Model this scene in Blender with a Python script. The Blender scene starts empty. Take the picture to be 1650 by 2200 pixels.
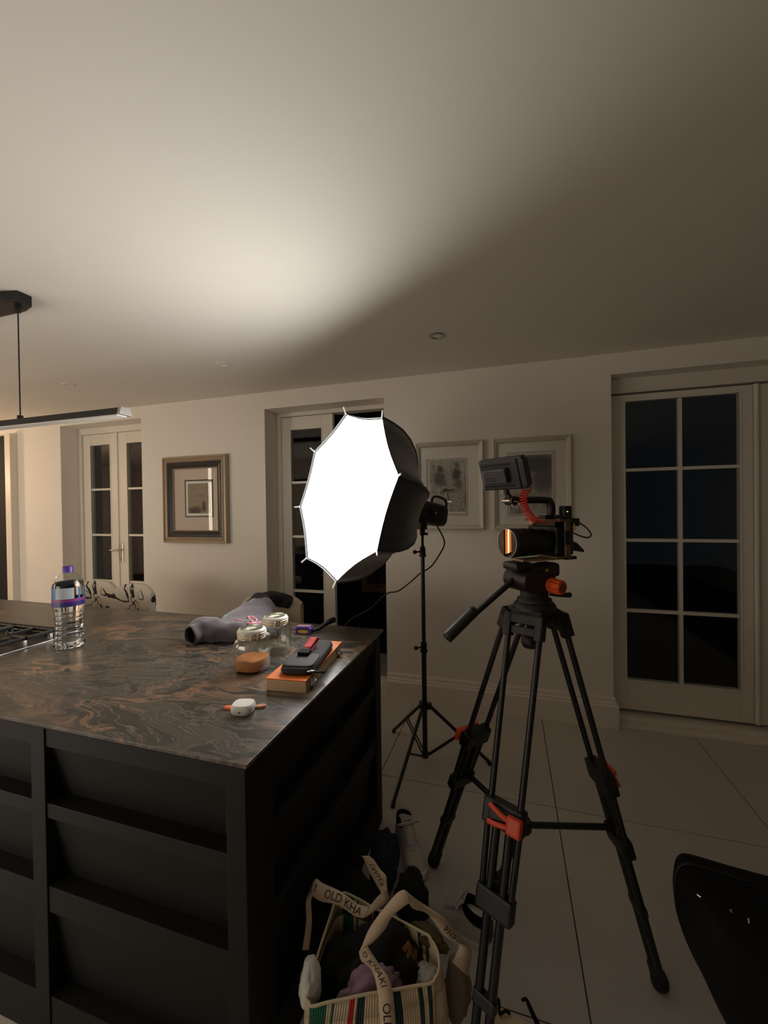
import bpy, bmesh, math, random
from mathutils import Vector, Matrix, noise
random.seed(7)
V = Vector
sc = bpy.context.scene
COL = sc.collection

# ------------------------------------------------------------------ camera
FPX = 867.03
YAW, PIT, ROL = math.radians(17.0224), math.radians(-0.53207), math.radians(-0.77632)
fw = V((-math.sin(YAW) * math.cos(PIT), math.cos(YAW) * math.cos(PIT), math.sin(PIT)))
r0 = V((math.cos(YAW), math.sin(YAW), 0))
u0 = r0.cross(fw)
cr = math.cos(ROL) * r0 + math.sin(ROL) * u0
cu = math.cos(ROL) * u0 - math.sin(ROL) * r0
CAM = V((0, 0, 1.5))
cam = bpy.data.cameras.new('camera_view')
cam.sensor_fit = 'HORIZONTAL'
cam.sensor_width = 36
cam.lens = 36 * FPX / 1650
cam.clip_start = 0.02
co = bpy.data.objects.new('camera_view', cam)
COL.objects.link(co)
M = Matrix((cr, cu, -fw)).transposed().to_4x4()
M.translation = CAM
co.matrix_world = M
sc.camera = co

# ------------------------------------------------------------------ light
world = bpy.data.worlds.new('night')
sc.world = world
world.use_nodes = True
world.node_tree.nodes['Background'].inputs[0].default_value = (0.030, 0.034, 0.040, 1)
world.node_tree.nodes['Background'].inputs[1].default_value = 0.11
SOFTBOX_STRENGTH = 11.5
# warm ceiling lamp of the dining end of the room, left of the frame
wl = bpy.data.lights.new('warm_lamp', 'POINT')
wl.energy = 36
wl.color = (1.0, 0.66, 0.40)
wl.shadow_soft_size = 0.12
wo = bpy.data.objects.new('warm_lamp', wl)
wo.location = (-6.2, 2.25, 1.95)
COL.objects.link(wo)
sc.view_settings.view_transform = 'Standard'
sc.view_settings.look = 'None'
sc.view_settings.gamma = 1
sc.view_settings.use_curve_mapping = False
sc.view_settings.exposure = 0.0
sc.cycles.use_denoising = True
sc.cycles.max_bounces = 10
sc.cycles.diffuse_bounces = 6
sc.cycles.glossy_bounces = 4
sc.cycles.transmission_bounces = 8
sc.cycles.transparent_max_bounces = 24
sc.cycles.sample_clamp_indirect = 6
sc.cycles.caustics_reflective = False
sc.cycles.caustics_refractive = False


# measuring helpers: a sight line of the photograph met with a known plane
def ray(x, y):
    return fw + cr * ((x - 825) / FPX) - cu * ((y - 1100) / FPX)


def atZ(x, y, z):
    d = ray(x, y)
    return CAM + d * ((z - 1.5) / d.z)


def atY(x, y, Y):
    d = ray(x, y)
    return CAM + d * (Y / d.y)


def atD(x, y, dep):
    return CAM + ray(x, y) * dep


# ------------------------------------------------------------------ materials
def lin(c):
    return tuple(((v / 255) / 12.92 if v / 255 <= 0.04045 else ((v / 255 + 0.055) / 1.055) ** 2.4) for v in c)


def N(nt, t, **kw):
    n = nt.nodes.new(t)
    for k, v in kw.items():
        if k.startswith('i_'):
            n.inputs[k[2:]].default_value = v
        else:
            setattr(n, k, v)
    return n


def mat(name, rgb, rough=0.5, metal=0.0, var=0.08, scale=30.0, bump=0.0, spec=0.5, sheen=0.0, coat=0.0, stretch=None, lin_rgb=False):
    m = bpy.data.materials.new(name)
    m.use_nodes = True
    nt = m.node_tree
    b = nt.nodes['Principled BSDF']
    c = rgb if lin_rgb else lin(rgb)
    tc = N(nt, 'ShaderNodeTexCoord')
    mp = N(nt, 'ShaderNodeMapping')
    if stretch:
        mp.inputs['Scale'].default_value = stretch
    nt.links.new(tc.outputs['Object'], mp.inputs[0])
    nz = N(nt, 'ShaderNodeTexNoise')
    nz.inputs['Scale'].default_value = scale
    nz.inputs['Detail'].default_value = 4
    nt.links.new(mp.outputs[0], nz.inputs['Vector'])
    mx = N(nt, 'ShaderNodeMix', data_type='RGBA')
    mx.inputs[6].default_value = tuple(v * (1 - var) for v in c) + (1,)
    mx.inputs[7].default_value = tuple(min(1, v * (1 + var)) for v in c) + (1,)
    nt.links.new(nz.outputs['Fac'], mx.inputs[0])
    nt.links.new(mx.outputs[2], b.inputs['Base Color'])
    b.inputs['Roughness'].default_value = rough
    b.inputs['Metallic'].default_value = metal
    b.inputs['Specular IOR Level'].default_value = spec
    if sheen:
        b.inputs['Sheen Weight'].default_value = sheen
    if coat:
        b.inputs['Coat Weight'].default_value = coat
    if bump:
        bp = N(nt, 'ShaderNodeBump')
        bp.inputs['Strength'].default_value = bump
        bp.inputs['Distance'].default_value = 0.002
        nt.links.new(nz.outputs['Fac'], bp.inputs['Height'])
        nt.links.new(bp.outputs[0], b.inputs['Normal'])
    return m


def glass_mat(name, tint=(0.93, 0.95, 0.95), ior=1.45, rough=0.0):
    m = bpy.data.materials.new(name)
    m.use_nodes = True
    nt = m.node_tree
    nt.nodes.clear()
    o = N(nt, 'ShaderNodeOutputMaterial')
    mx = N(nt, 'ShaderNodeMixShader')
    t = N(nt, 'ShaderNodeBsdfTransparent')
    t.inputs[0].default_value = tint + (1,)
    g = N(nt, 'ShaderNodeBsdfGlossy')
    g.inputs['Roughness'].default_value = rough
    f = N(nt, 'ShaderNodeFresnel')
    # same reflectance from either side of a pane
    ge = N(nt, 'ShaderNodeNewGeometry')
    mr = N(nt, 'ShaderNodeMapRange')
    mr.inputs[3].default_value = ior
    mr.inputs[4].default_value = 1 / ior
    nt.links.new(ge.outputs['Backfacing'], mr.inputs[0])
    nt.links.new(mr.outputs[0], f.inputs['IOR'])
    nt.links.new(f.outputs[0], mx.inputs[0])
    nt.links.new(t.outputs[0], mx.inputs[1])
    nt.links.new(g.outputs[0], mx.inputs[2])
    nt.links.new(mx.outputs[0], o.inputs[0])
    return m


def emit_mat(name, rgb, strength):
    m = bpy.data.materials.new(name)
    m.use_nodes = True
    nt = m.node_tree
    nt.nodes.clear()
    o = N(nt, 'ShaderNodeOutputMaterial')
    e = N(nt, 'ShaderNodeEmission')
    e.inputs[0].default_value = tuple(rgb) + (1,)
    e.inputs[1].default_value = strength
    nt.links.new(e.outputs[0], o.inputs[0])
    return m


def stone_mat():
    m = bpy.data.materials.new('swirled_stone')
    m.use_nodes = True
    nt = m.node_tree
    b = nt.nodes['Principled BSDF']
    L = nt.links.new
    tc = N(nt, 'ShaderNodeTexCoord')
    mp = N(nt, 'ShaderNodeMapping')
    mp.inputs['Rotation'].default_value = (0, 0, math.radians(-24))
    mp.inputs['Scale'].default_value = (1.0, 2.3, 1)
    L(tc.outputs['Object'], mp.inputs[0])
    w = N(nt, 'ShaderNodeTexNoise')
    w.inputs['Scale'].default_value = 1.9
    w.inputs['Detail'].default_value = 3
    L(mp.outputs[0], w.inputs['Vector'])
    add = N(nt, 'ShaderNodeVectorMath', operation='MULTIPLY_ADD')
    add.inputs[1].default_value = (0.75, 0.75, 0)
    L(w.outputs['Color'], add.inputs[0])
    L(mp.outputs[0], add.inputs[2])

    def veins(scale, lo, hi, det=6, dist=1.2):
        n = N(nt, 'ShaderNodeTexNoise')
        n.inputs['Scale'].default_value = scale
        n.inputs['Detail'].default_value = det
        n.inputs['Distortion'].default_value = dist
        n.inputs['Roughness'].default_value = 0.62
        L(add.outputs[0], n.inputs['Vector'])
        s = N(nt, 'ShaderNodeMath', operation='SUBTRACT')
        s.inputs[1].default_value = 0.5
        L(n.outputs['Fac'], s.inputs[0])
        a = N(nt, 'ShaderNodeMath', operation='ABSOLUTE')
        L(s.outputs[0], a.inputs[0])
        r = N(nt, 'ShaderNodeMapRange')
        r.inputs[1].default_value = lo
        r.inputs[2].default_value = hi
        r.inputs[3].default_value = 1
        r.inputs[4].default_value = 0
        L(a.outputs[0], r.inputs[0])
        return r, n
    v1, n1 = veins(2.6, 0.0, 0.05)
    v2, n2 = veins(5.2, 0.0, 0.03, 8, 2.0)
    big = N(nt, 'ShaderNodeTexNoise')
    big.inputs['Scale'].default_value = 2.2
    big.inputs['Detail'].default_value = 4
    L(add.outputs[0], big.inputs['Vector'])
    mask = N(nt, 'ShaderNodeMapRange')
    mask.inputs[1].default_value = 0.46
    mask.inputs[2].default_value = 0.62
    L(big.outputs['Fac'], mask.inputs[0])
    base = N(nt, 'ShaderNodeValToRGB')
    e = base.color_ramp.elements
    e[0].position = 0.30
    e[0].color = (0.020, 0.022, 0.020, 1)
    e[1].position = 0.72
    e[1].color = (0.11, 0.085, 0.062, 1)
    x = e.new(0.5)
    x.color = (0.036, 0.036, 0.031, 1)
    L(n2.outputs['Fac'], base.inputs[0])
    f1 = N(nt, 'ShaderNodeMath', operation='MULTIPLY')
    L(v1.outputs[0], f1.inputs[0])
    L(mask.outputs[0], f1.inputs[1])
    m1 = N(nt, 'ShaderNodeMix', data_type='RGBA')
    L(f1.outputs[0], m1.inputs[0])
    L(base.outputs[0], m1.inputs[6])
    m1.inputs[7].default_value = (0.31, 0.165, 0.088, 1)
    f2 = N(nt, 'ShaderNodeMath', operation='MULTIPLY')
    L(v2.outputs[0], f2.inputs[0])
    f2.inputs[1].default_value = 0.5
    m2 = N(nt, 'ShaderNodeMix', data_type='RGBA')
    L(f2.outputs[0], m2.inputs[0])
    L(m1.outputs[2], m2.inputs[6])
    m2.inputs[7].default_value = (0.26, 0.20, 0.145, 1)
    L(m2.outputs[2], b.inputs['Base Color'])
    rr = N(nt, 'ShaderNodeMapRange')
    rr.inputs[3].default_value = 0.26
    rr.inputs[4].default_value = 0.44
    L(n2.outputs['Fac'], rr.inputs[0])
    L(rr.outputs[0], b.inputs['Roughness'])
    b.inputs['Specular IOR Level'].default_value = 0.7
    return m


def art_mat(name, paper, ink, blobs, sc_=9.0, wash=0.5):
    """a charcoal wash: soft ink patches (u, v, ru, rv, weight) on paper, by generated coordinates"""
    m = bpy.data.materials.new(name)
    m.use_nodes = True
    nt = m.node_tree
    L = nt.links.new
    b = nt.nodes['Principled BSDF']
    b.inputs['Roughness'].default_value = 0.8
    tc = N(nt, 'ShaderNodeTexCoord')
    nz = N(nt, 'ShaderNodeTexNoise')
    nz.inputs['Scale'].default_value = sc_
    nz.inputs['Detail'].default_value = 8
    L(tc.outputs['Generated'], nz.inputs['Vector'])
    ad = N(nt, 'ShaderNodeVectorMath', operation='MULTIPLY_ADD')
    ad.inputs[1].default_value = (0.16, 0.16, 0.16)
    L(nz.outputs['Color'], ad.inputs[0])
    L(tc.outputs['Generated'], ad.inputs[2])
    sp = N(nt, 'ShaderNodeSeparateXYZ')
    L(ad.outputs[0], sp.inputs[0])
    acc = None
    for (u, v, ru, rv, wt) in blobs:
        du = N(nt, 'ShaderNodeMath', operation='MULTIPLY_ADD')
        du.inputs[1].default_value = 1 / ru
        du.inputs[2].default_value = -(u + 0.08) / ru
        L(sp.outputs[0], du.inputs[0])
        dv = N(nt, 'ShaderNodeMath', operation='MULTIPLY_ADD')
        dv.inputs[1].default_value = 1 / rv
        dv.inputs[2].default_value = -(v + 0.08) / rv
        L(sp.outputs[2], dv.inputs[0])
        a = N(nt, 'ShaderNodeMath', operation='MULTIPLY')
        L(du.outputs[0], a.inputs[0])
        L(du.outputs[0], a.inputs[1])
        c = N(nt, 'ShaderNodeMath', operation='MULTIPLY_ADD')
        L(dv.outputs[0], c.inputs[0])
        L(dv.outputs[0], c.inputs[1])
        L(a.outputs[0], c.inputs[2])
        r = N(nt, 'ShaderNodeMapRange')
        r.inputs[1].default_value = 0.3
        r.inputs[2].default_value = 1.3
        r.inputs[3].default_value = wt
        r.inputs[4].default_value = 0
        L(c.outputs[0], r.inputs[0])
        if acc is None:
            acc = r.outputs[0]
        else:
            s = N(nt, 'ShaderNodeMath', operation='MAXIMUM')
            L(acc, s.inputs[0])
            L(r.outputs[0], s.inputs[1])
            acc = s.outputs[0]
    n2 = N(nt, 'ShaderNodeTexNoise')
    n2.inputs['Scale'].default_value = sc_ * 1.3
    n2.inputs['Detail'].default_value = 6
    L(tc.outputs['Generated'], n2.inputs['Vector'])
    w = N(nt, 'ShaderNodeMapRange')
    w.inputs[1].default_value = 0.42
    w.inputs[2].default_value = 0.75
    w.inputs[4].default_value = wash
    L(n2.outputs['Fac'], w.inputs[0])
    s = N(nt, 'ShaderNodeMath', operation='MAXIMUM')
    L(acc, s.inputs[0])
    L(w.outputs[0], s.inputs[1])
    mx = N(nt, 'ShaderNodeMix', data_type='RGBA')
    mx.inputs[6].default_value = lin(paper) + (1,)
    mx.inputs[7].default_value = lin(ink) + (1,)
    L(s.outputs[0], mx.inputs[0])
    L(mx.outputs[2], b.inputs['Base Color'])
    return m


def branch_mat():
    """pale upholstery printed with thin dark branches"""
    m = bpy.data.materials.new('branch_print_fabric')
    m.use_nodes = True
    nt = m.node_tree
    L = nt.links.new
    b = nt.nodes['Principled BSDF']
    b.inputs['Roughness'].default_value = 0.85
    tc = N(nt, 'ShaderNodeTexCoord')
    vo = N(nt, 'ShaderNodeTexNoise')
    vo.inputs['Scale'].default_value = 5.5
    vo.inputs['Detail'].default_value = 1.5
    vo.inputs['Distortion'].default_value = 1.0
    L(tc.outputs['Object'], vo.inputs['Vector'])
    s = N(nt, 'ShaderNodeMath', operation='SUBTRACT')
    s.inputs[1].default_value = 0.5
    L(vo.outputs['Fac'], s.inputs[0])
    a = N(nt, 'ShaderNodeMath', operation='ABSOLUTE')
    L(s.outputs[0], a.inputs[0])
    n2 = N(nt, 'ShaderNodeTexNoise')
    n2.inputs['Scale'].default_value = 7
    L(tc.outputs['Object'], n2.inputs['Vector'])
    th = N(nt, 'ShaderNodeMapRange')
    th.inputs[1].default_value = 0.34
    th.inputs[2].default_value = 0.62
    th.inputs[3].default_value = 0.0
    th.inputs[4].default_value = 0.035
    L(n2.outputs['Fac'], th.inputs[0])
    lt = N(nt, 'ShaderNodeMath', operation='LESS_THAN')
    L(a.outputs[0], lt.inputs[0])
    L(th.outputs[0], lt.inputs[1])
    mx = N(nt, 'ShaderNodeMix', data_type='RGBA')
    mx.inputs[6].default_value = lin((205, 196, 182)) + (1,)
    mx.inputs[7].default_value = (0.015, 0.013, 0.012, 1)
    L(lt.outputs[0], mx.inputs[0])
    L(mx.outputs[2], b.inputs['Base Color'])
    return m


WALL = mat('wall_paint', (230, 225, 216), 0.75, var=0.015, scale=6, spec=0.25)
CEIL = mat('ceiling_paint', (226, 222, 213), 0.85, var=0.012, scale=5, spec=0.2)
TRIM = mat('trim_paint', (226, 220, 208), 0.45, var=0.02, scale=10)
DOORP = mat('door_paint', (224, 218, 206), 0.4, var=0.02, scale=10)
TILE = mat('floor_tile', (190, 186, 178), 0.45, var=0.04, scale=3, bump=0.02)
GROUT = mat('grout', (60, 54, 47), 0.9)
GLASSP = glass_mat('pane_glass', (0.9, 0.93, 0.93), 1.5)
GLASSF = glass_mat('picture_glass', (0.985, 0.985, 0.985), 1.45)
GLASSJ = glass_mat('jar_glass', (0.95, 0.975, 0.965), 1.75)
NIGHT = mat('night_ground', (18, 22, 24), 0.95)
CAB = mat('cabinet_paint', (17, 16, 14), 0.6, var=0.06, scale=12, spec=0.3)
CABIN = mat('cabinet_groove', (14, 14, 13), 0.8)
STONE = stone_mat()
BLK = mat('black_metal', (13, 13, 14), 0.42, var=0.1)
BLKP = mat('black_plastic', (14, 14, 15), 0.5, var=0.1, scale=80)
BLKF = mat('black_fabric', (12, 12, 13), 0.85, var=0.15, scale=200, bump=0.2, spec=0.25)
POUF = mat('charcoal_fabric', (34, 31, 34), 0.8, var=0.15, scale=200, bump=0.2)
SBOX = mat('softbox_fabric', (30, 33, 36), 0.48, var=0.15, scale=25, sheen=0.3)
SILV = mat('silver_lining', (210, 210, 212), 0.35, 0.8)
CHROME = mat('chrome', (205, 203, 198), 0.18, 1.0, var=0.02)
STEEL = mat('brushed_steel', (180, 176, 170), 0.32, 0.9, stretch=(1, 40, 1))
ORNG = mat('orange_anodised', (214, 84, 30), 0.35, 0.3)
REDP = mat('red_plastic', (206, 68, 32), 0.42)
REDC = mat('red_cable', (214, 50, 42), 0.45)
TAN = mat('tan_metal', (150, 122, 92), 0.4, 0.3)
GOLD = mat('worn_gilt', (172, 152, 128), 0.36, 0.35, var=0.2, scale=60)
DKWD = mat('dark_frame_wood', (24, 20, 18), 0.4, var=0.2, scale=30)
SILF = mat('silver_frame', (196, 190, 178), 0.42, 0.15, var=0.1, scale=70)
MATB = mat('mount_board', (240, 236, 226), 0.85, var=0.02)
MATG = mat('mount_board_grey', (208, 194, 180), 0.8, var=0.02)
LINE = mat('rust_line', (120, 52, 40), 0.8)
WHT = mat('white_plastic', (232, 230, 226), 0.35)
CREAM = mat('cream_webbing', (198, 176, 150), 0.85, var=0.08, scale=300, bump=0.2)
INK = mat('dark_ink', (34, 31, 32), 0.8)
CANV = mat('cream_canvas', (196, 178, 146), 0.9, var=0.08, scale=250, bump=0.2)
GREEN = mat('green_stripe', (24, 92, 70), 0.9, var=0.1, scale=250)
DGREEN = mat('dark_green_stripe', (26, 46, 40), 0.9, var=0.1, scale=250)
REDS = mat('red_stripe', (176, 22, 26), 0.9, var=0.1, scale=250)
GREY = mat('grey_fleece', (92, 86, 92), 0.95, var=0.12, scale=250, bump=0.4, sheen=0.35)
GREYD = mat('dark_lining', (46, 44, 47), 0.8, var=0.12, scale=150, bump=0.2)
PINK = mat('pink_cord', (244, 150, 168), 0.8)
MINT = mat('mint_fabric', (140, 196, 166), 0.85)
ORWD = mat('orange_leather', (226, 118, 38), 0.5, var=0.06, scale=40)
PALEWD = mat('pale_wood', (196, 166, 128), 0.6, var=0.1, scale=20, stretch=(1, 14, 14))
POW = mat('orange_powder', (218, 138, 84), 0.95, var=0.12, scale=120, bump=0.3)
CREAMR = mat('cream_seal', (222, 208, 168), 0.5)
PURP = mat('purple_plastic', (84, 54, 150), 0.35)
NAVYP = mat('navy_label', (52, 40, 110), 0.4)
MAGP = mat('magenta_label', (128, 56, 122), 0.4)
BLUE = mat('blue_label', (30, 112, 170), 0.4)
PALEL = mat('pale_label', (176, 190, 196), 0.4)
YEL = mat('yellow_print', (222, 190, 52), 0.5)
SHOE = mat('white_leather', (196, 192, 184), 0.55, var=0.06, scale=40)
LILAC = mat('lilac_cotton', (146, 116, 132), 0.9, var=0.1, scale=80)
OCHRE = mat('ochre_cotton', (120, 82, 34), 0.9, var=0.2, scale=80)
WHTC = mat('white_cotton', (204, 202, 194), 0.95, var=0.1, scale=60, bump=0.3)
NAVY = mat('navy_cotton', (24, 42, 54), 0.9, var=0.2, scale=80)
DARKC = mat('dark_cotton', (20, 19, 17), 0.95, var=0.2, scale=80)
STRAW = mat('woven_straw', (74, 58, 26), 0.9, var=0.4, scale=120, bump=0.5)
WOODB = mat('brown_wood', (112, 78, 54), 0.5, var=0.2, scale=8, stretch=(1, 12, 12))
BRANCH = branch_mat()
BRASS = mat('brass', (196, 150, 66), 0.3, 1.0)
DIFFW = mat('lamp_diffuser', (226, 224, 218), 0.6)


# ------------------------------------------------------------------ mesh helpers
class MB:
    def __init__(s):
        s.v, s.f, s.mi, s.sm = [], [], [], []

    def add(s, vs, fs, mi=0, smooth=False):
        o = len(s.v)
        s.v += [V(p) for p in vs]
        for f in fs:
            s.f.append(tuple(i + o for i in f))
            s.mi.append(mi)
            s.sm.append(smooth)
        return s

    def box(s, lo, hi, mi=0, R=None, c=None, bev=0.0):
        lo, hi = V(lo), V(hi)
        bm = bmesh.new()
        bmesh.ops.create_cube(bm, size=1)
        for v in bm.verts:
            v.co = V(((lo[i] + hi[i]) / 2 + v.co[i] * (hi[i] - lo[i]) for i in range(3)))
        if bev > 0:
            bmesh.ops.bevel(bm, geom=bm.edges[:], offset=bev, segments=2, affect='EDGES', profile=0.6)
        if R is not None:
            for v in bm.verts:
                v.co = R @ v.co + (V(c) if c is not None else V((0, 0, 0)))
        bm.verts.index_update()
        s.add([v.co.copy() for v in bm.verts], [[v.index for v in f.verts] for f in bm.faces], mi, False)
        bm.free()
        return s

    def ring_loft(s, rings, mi=0, cap0=True, cap1=True, closed=True, smooth=True):
        n = len(rings[0])
        vs = [p for r in rings for p in r]
        fs = []
        for i in range(len(rings) - 1):
            for j in range(n if closed else n - 1):
                k = (j + 1) % n
                fs.append((i * n + j, i * n + k, (i + 1) * n + k, (i + 1) * n + j))
        s.add(vs, fs, mi, smooth)
        if cap0:
            s.add(rings[0], [tuple(reversed(range(n)))], mi, False)
        if cap1:
            s.add(rings[-1], [tuple(range(n))], mi, False)
        return s

    def cyl(s, p0, p1, r0_, r1_=None, n=16, mi=0, cap=True):
        p0, p1 = V(p0), V(p1)
        r1_ = r0_ if r1_ is None else r1_
        a, b = basis(p1 - p0)
        rr = []
        for p, r in ((p0, r0_), (p1, r1_)):
            rr.append([p + (a * math.cos(t) + b * math.sin(t)) * r for t in [2 * math.pi * k / n for k in range(n)]])
        return s.ring_loft(rr, mi, cap, cap)

    def tube(s, pts, r, n=8, mi=0, cap=True, res=0):
        pts = [V(p) for p in pts]
        if res:
            pts = catmull(pts, res)
        rr = []
        a, b = basis(pts[1] - pts[0])
        for i, p in enumerate(pts):
            t = (pts[min(i + 1, len(pts) - 1)] - pts[max(i - 1, 0)])
            if t.length < 1e-9:
                t = V((0, 0, 1))
            t.normalize()
            a = (a - t * a.dot(t))
            a.normalize()
            b = t.cross(a)
            q = r(i / (len(pts) - 1)) if callable(r) else r
            rr.append([p + (a * math.cos(k * 2 * math.pi / n) + b * math.sin(k * 2 * math.pi / n)) * q for k in range(n)])
        return s.ring_loft(rr, mi, cap, cap)

    def lathe(s, prof, o, ax=(0, 0, 1), n=32, mi=0, cap0=False, cap1=False, power=2.0, squash=1.0):
        o = V(o)
        ax = V(ax).normalized()
        a, b = basis(ax)
        if abs(ax.z) > 0.99:
            a, b = V((1, 0, 0)), V((0, 1, 0))
        rr = []
        for r, h in prof:
            ring = []
            for k in range(n):
                t = 2 * math.pi * k / n
                c, q = math.cos(t), math.sin(t)
                if power != 2.0:
                    d = (abs(c) ** power + abs(q) ** power) ** (-1 / power)
                    c, q = c * d, q * d
                ring.append(o + ax * h + (a * c + b * q * squash) * r)
            rr.append(ring)
        return s.ring_loft(rr, mi, cap0, cap1)

    def build(s, name, mats, parent=None, bev=0, sub=0, solid=0, auto=True):
        org = V((0, 0, 0))
        p = parent
        while p is not None:
            org = org + p.location
            p = p.parent
        me = bpy.data.meshes.new(name)
        me.from_pydata([v - org for v in s.v], [], s.f)
        for m in (mats if isinstance(mats, (list, tuple)) else [mats]):
            me.materials.append(m)
        me.polygons.foreach_set('material_index', s.mi)
        me.polygons.foreach_set('use_smooth', s.sm)
        me.update()
        o = bpy.data.objects.new(name, me)
        COL.objects.link(o)
        if parent is not None:
            o.parent = parent
        if solid:
            md = o.modifiers.new('solid', 'SOLIDIFY')
            md.thickness = solid
            md.offset = 0
        if sub:
            md = o.modifiers.new('sub', 'SUBSURF')
            md.levels = md.render_levels = sub
        if bev:
            md = o.modifiers.new('bev', 'BEVEL')
            md.width = bev
            md.segments = 2
            md.limit_method = 'ANGLE'
        return o


def basis(d):
    d = V(d).normalized()
    h = V((0, 0, 1)) if abs(d.z) < 0.9 else V((1, 0, 0))
    a = h.cross(d).normalized()
    return a, d.cross(a)


def catmull(pts, res):
    out = []
    for i in range(len(pts) - 1):
        p0, p1, p2, p3 = pts[max(i - 1, 0)], pts[i], pts[i + 1], pts[min(i + 2, len(pts) - 1)]
        for k in range(res):
            t = k / res
            out.append(0.5 * ((2 * p1) + (p2 - p0) * t + (2 * p0 - 5 * p1 + 4 * p2 - p3) * t * t + (3 * p1 - p0 - 3 * p2 + p3) * t ** 3))
    out.append(pts[-1])
    return out


def thing(name, label, cat, loc, group=None):
    o = bpy.data.objects.new(name, None)
    o.empty_display_size = 0.1
    COL.objects.link(o)
    o.location = loc
    tag(o, label, cat, group)
    return o


def tag(o, label=None, cat=None, group=None, kind=None):
    if label:
        o['label'] = label
    if cat:
        o['category'] = cat
    if group:
        o['group'] = group
    if kind:
        o['kind'] = kind
    return o


def struct(o, label=None, cat=None):
    o['kind'] = 'structure'
    if label:
        o['label'] = label
    if cat:
        o['category'] = cat
    return o


def Rz(d):
    return Matrix.Rotation(math.radians(d), 3, 'Z')


# ------------------------------------------------------------------ room shell
YW, H = 3.043, 2.515
XL, XR, YF = -8.5, 3.6, -5.0
WT = 0.32
# floor with single tiles
fl = struct(MB().box((XL, YF, -0.15), (XR, YW + WT, -0.004)).build('floor', GROUT), 'floor of large pale grey tiles with thin dark joints', 'floor')
TX, TY = 0.919, 0.91
tile_me = None
for i in range(-4, 3):
    for j in range(-2, 4):
        x0, y1 = -0.703 + i * TX, 2.15 + (j - 2) * TY + TY
        x1, y0 = x0 + TX, y1 - TY
        if tile_me is None:
            t = MB().box((0.0022, 0.0022, -0.004), (TX - 0.0022, TY - 0.0022, 0.0), bev=0.0008).build('tile', TILE, fl)
            tile_me = t.data
        else:
            t = bpy.data.objects.new('tile', tile_me)
            COL.objects.link(t)
            t.parent = fl
        t.location = (x0, y0, 0)
struct(MB().box((XL, YF, H), (XR, YW + WT, H + 0.1)).build('ceiling', CEIL), 'plain cream ceiling lit by the softbox', 'ceiling')


def wall_with_holes(name, x0, x1, y0, y1, z1, holes, m):
    mb = MB()
    x = x0
    for (a, b, top) in holes:
        mb.box((x, y0, 0), (a, y1, z1))
        mb.box((a, y0, top), (b, y1, z1))
        x = b
    mb.box((x, y0, 0), (x1, y1, z1))
    return mb.build(name, m)


D1 = (-4.448, -3.366, 2.40)
D2 = (-2.0, -0.922, 2.37)
D3 = (0.672, 2.42, 2.375)
struct(wall_with_holes('wall_back', XL, XR, YW, YW + WT, H, (D1, D2, D3), WALL), 'cream back wall with three deep door openings', 'wall')
struct(MB().box((XL - 0.1, YF, 0), (XL, YW + WT, H)).build('wall_left', WALL), 'cream wall at the left end of the room', 'wall')
struct(MB().box((XR, YF, 0), (XR + 0.1, YW + WT, H)).build('wall_right', WALL), 'cream wall at the right end of the room', 'wall')
struct(MB().box((XL, -1.2, 0), (0.9, -1.0, H)).build('wall_front', WALL), 'cream wall behind the photographer', 'wall')
# fill panels added to brighten the back wall, then a tall light strip
lit = struct(MB().box((-3.35, -1.0, 0.0), (-1.95, -0.97, 2.2)).build('fill_panel_1', CAB), 'unseen fill panel added behind the photographer to light the back wall', 'fill light')
MB().box((-3.30, -0.968, 0.35), (-2.0, -0.960, 1.45)).build('fill_emitter', emit_mat('fill_glow', (1.0, 0.90, 0.78), 4.2), lit)
lit2 = struct(MB().box((-5.75, -1.0, 0.0), (-4.45, -0.97, 2.1)).build('fill_panel_2', CAB), 'second unseen fill panel added behind the photographer', 'fill light')  # second fill panel, added further left for the back wall
MB().box((-5.70, -0.968, 0.45), (-4.50, -0.960, 1.9)).build('fill_emitter', emit_mat('fill_glow_warm', (1.0, 0.87, 0.72), 6.8), lit2)
stp = struct(MB().box((-6.02, -1.0, 0.3), (-5.90, -0.985, 2.45)).build('trim_9', CAB), 'tall light strip on the wall behind the photographer', 'lamp')
MB().box((-6.0, -0.984, 0.32), (-5.92, -0.975, 2.43)).build('light_strip', emit_mat('warm_strip', (1.0, 0.86, 0.66), 9.0), stp)
st2 = struct(MB().box((-7.45, YW - 0.02, 0.5), (-6.95, YW, 2.3)).build('trim_10', CAB), 'upright amber wall light at the far left, outside the picture', 'lamp')
MB().box((-7.42, YW - 0.03, 0.55), (-7.24, YW - 0.021, 2.25)).box((-7.14, YW - 0.03, 0.55), (-6.98, YW - 0.021, 2.25)).build('amber_panel', emit_mat('amber_panel', (1.0, 0.30, 0.06), 7.0), st2)
MB().box((-7.235, YW - 0.034, 0.55), (-7.145, YW - 0.021, 2.25)).build('warm_tube', emit_mat('warm_tube', (1.0, 0.82, 0.60), 18.0), st2)
struct(MB().box((1.5, YF - 0.1, 0), (XR, YF, H)).build('wall_dark', CAB), 'unseen far wall behind the photographer, coloured dark to keep door reflections dark', 'wall')  # added out of view, dark so the door panes mirror little light


def skirt(name, x0, x1, e0, e1, label):
    # moulded profile swept along X with mitred returns
    prof = [(0.0, 0), (-0.028, 0), (-0.028, 0.145), (-0.024, 0.152), (-0.020, 0.156), (-0.020, 0.166), (-0.015, 0.172), (-0.012, 0.178), (-0.012, 0.192), (-0.006, 0.205), (0, 0.208)]
    rr = []
    for x, e in ((x0, e0), (x1, e1)):
        s = 1 if x == x1 else -1
        rr.append([V((x + (-y) * e * s, YW + y, z)) for y, z in prof])
    mb = MB().ring_loft(rr, 0, True, True, smooth=False)
    return struct(mb.build(name, TRIM), label, 'skirting board')


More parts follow.
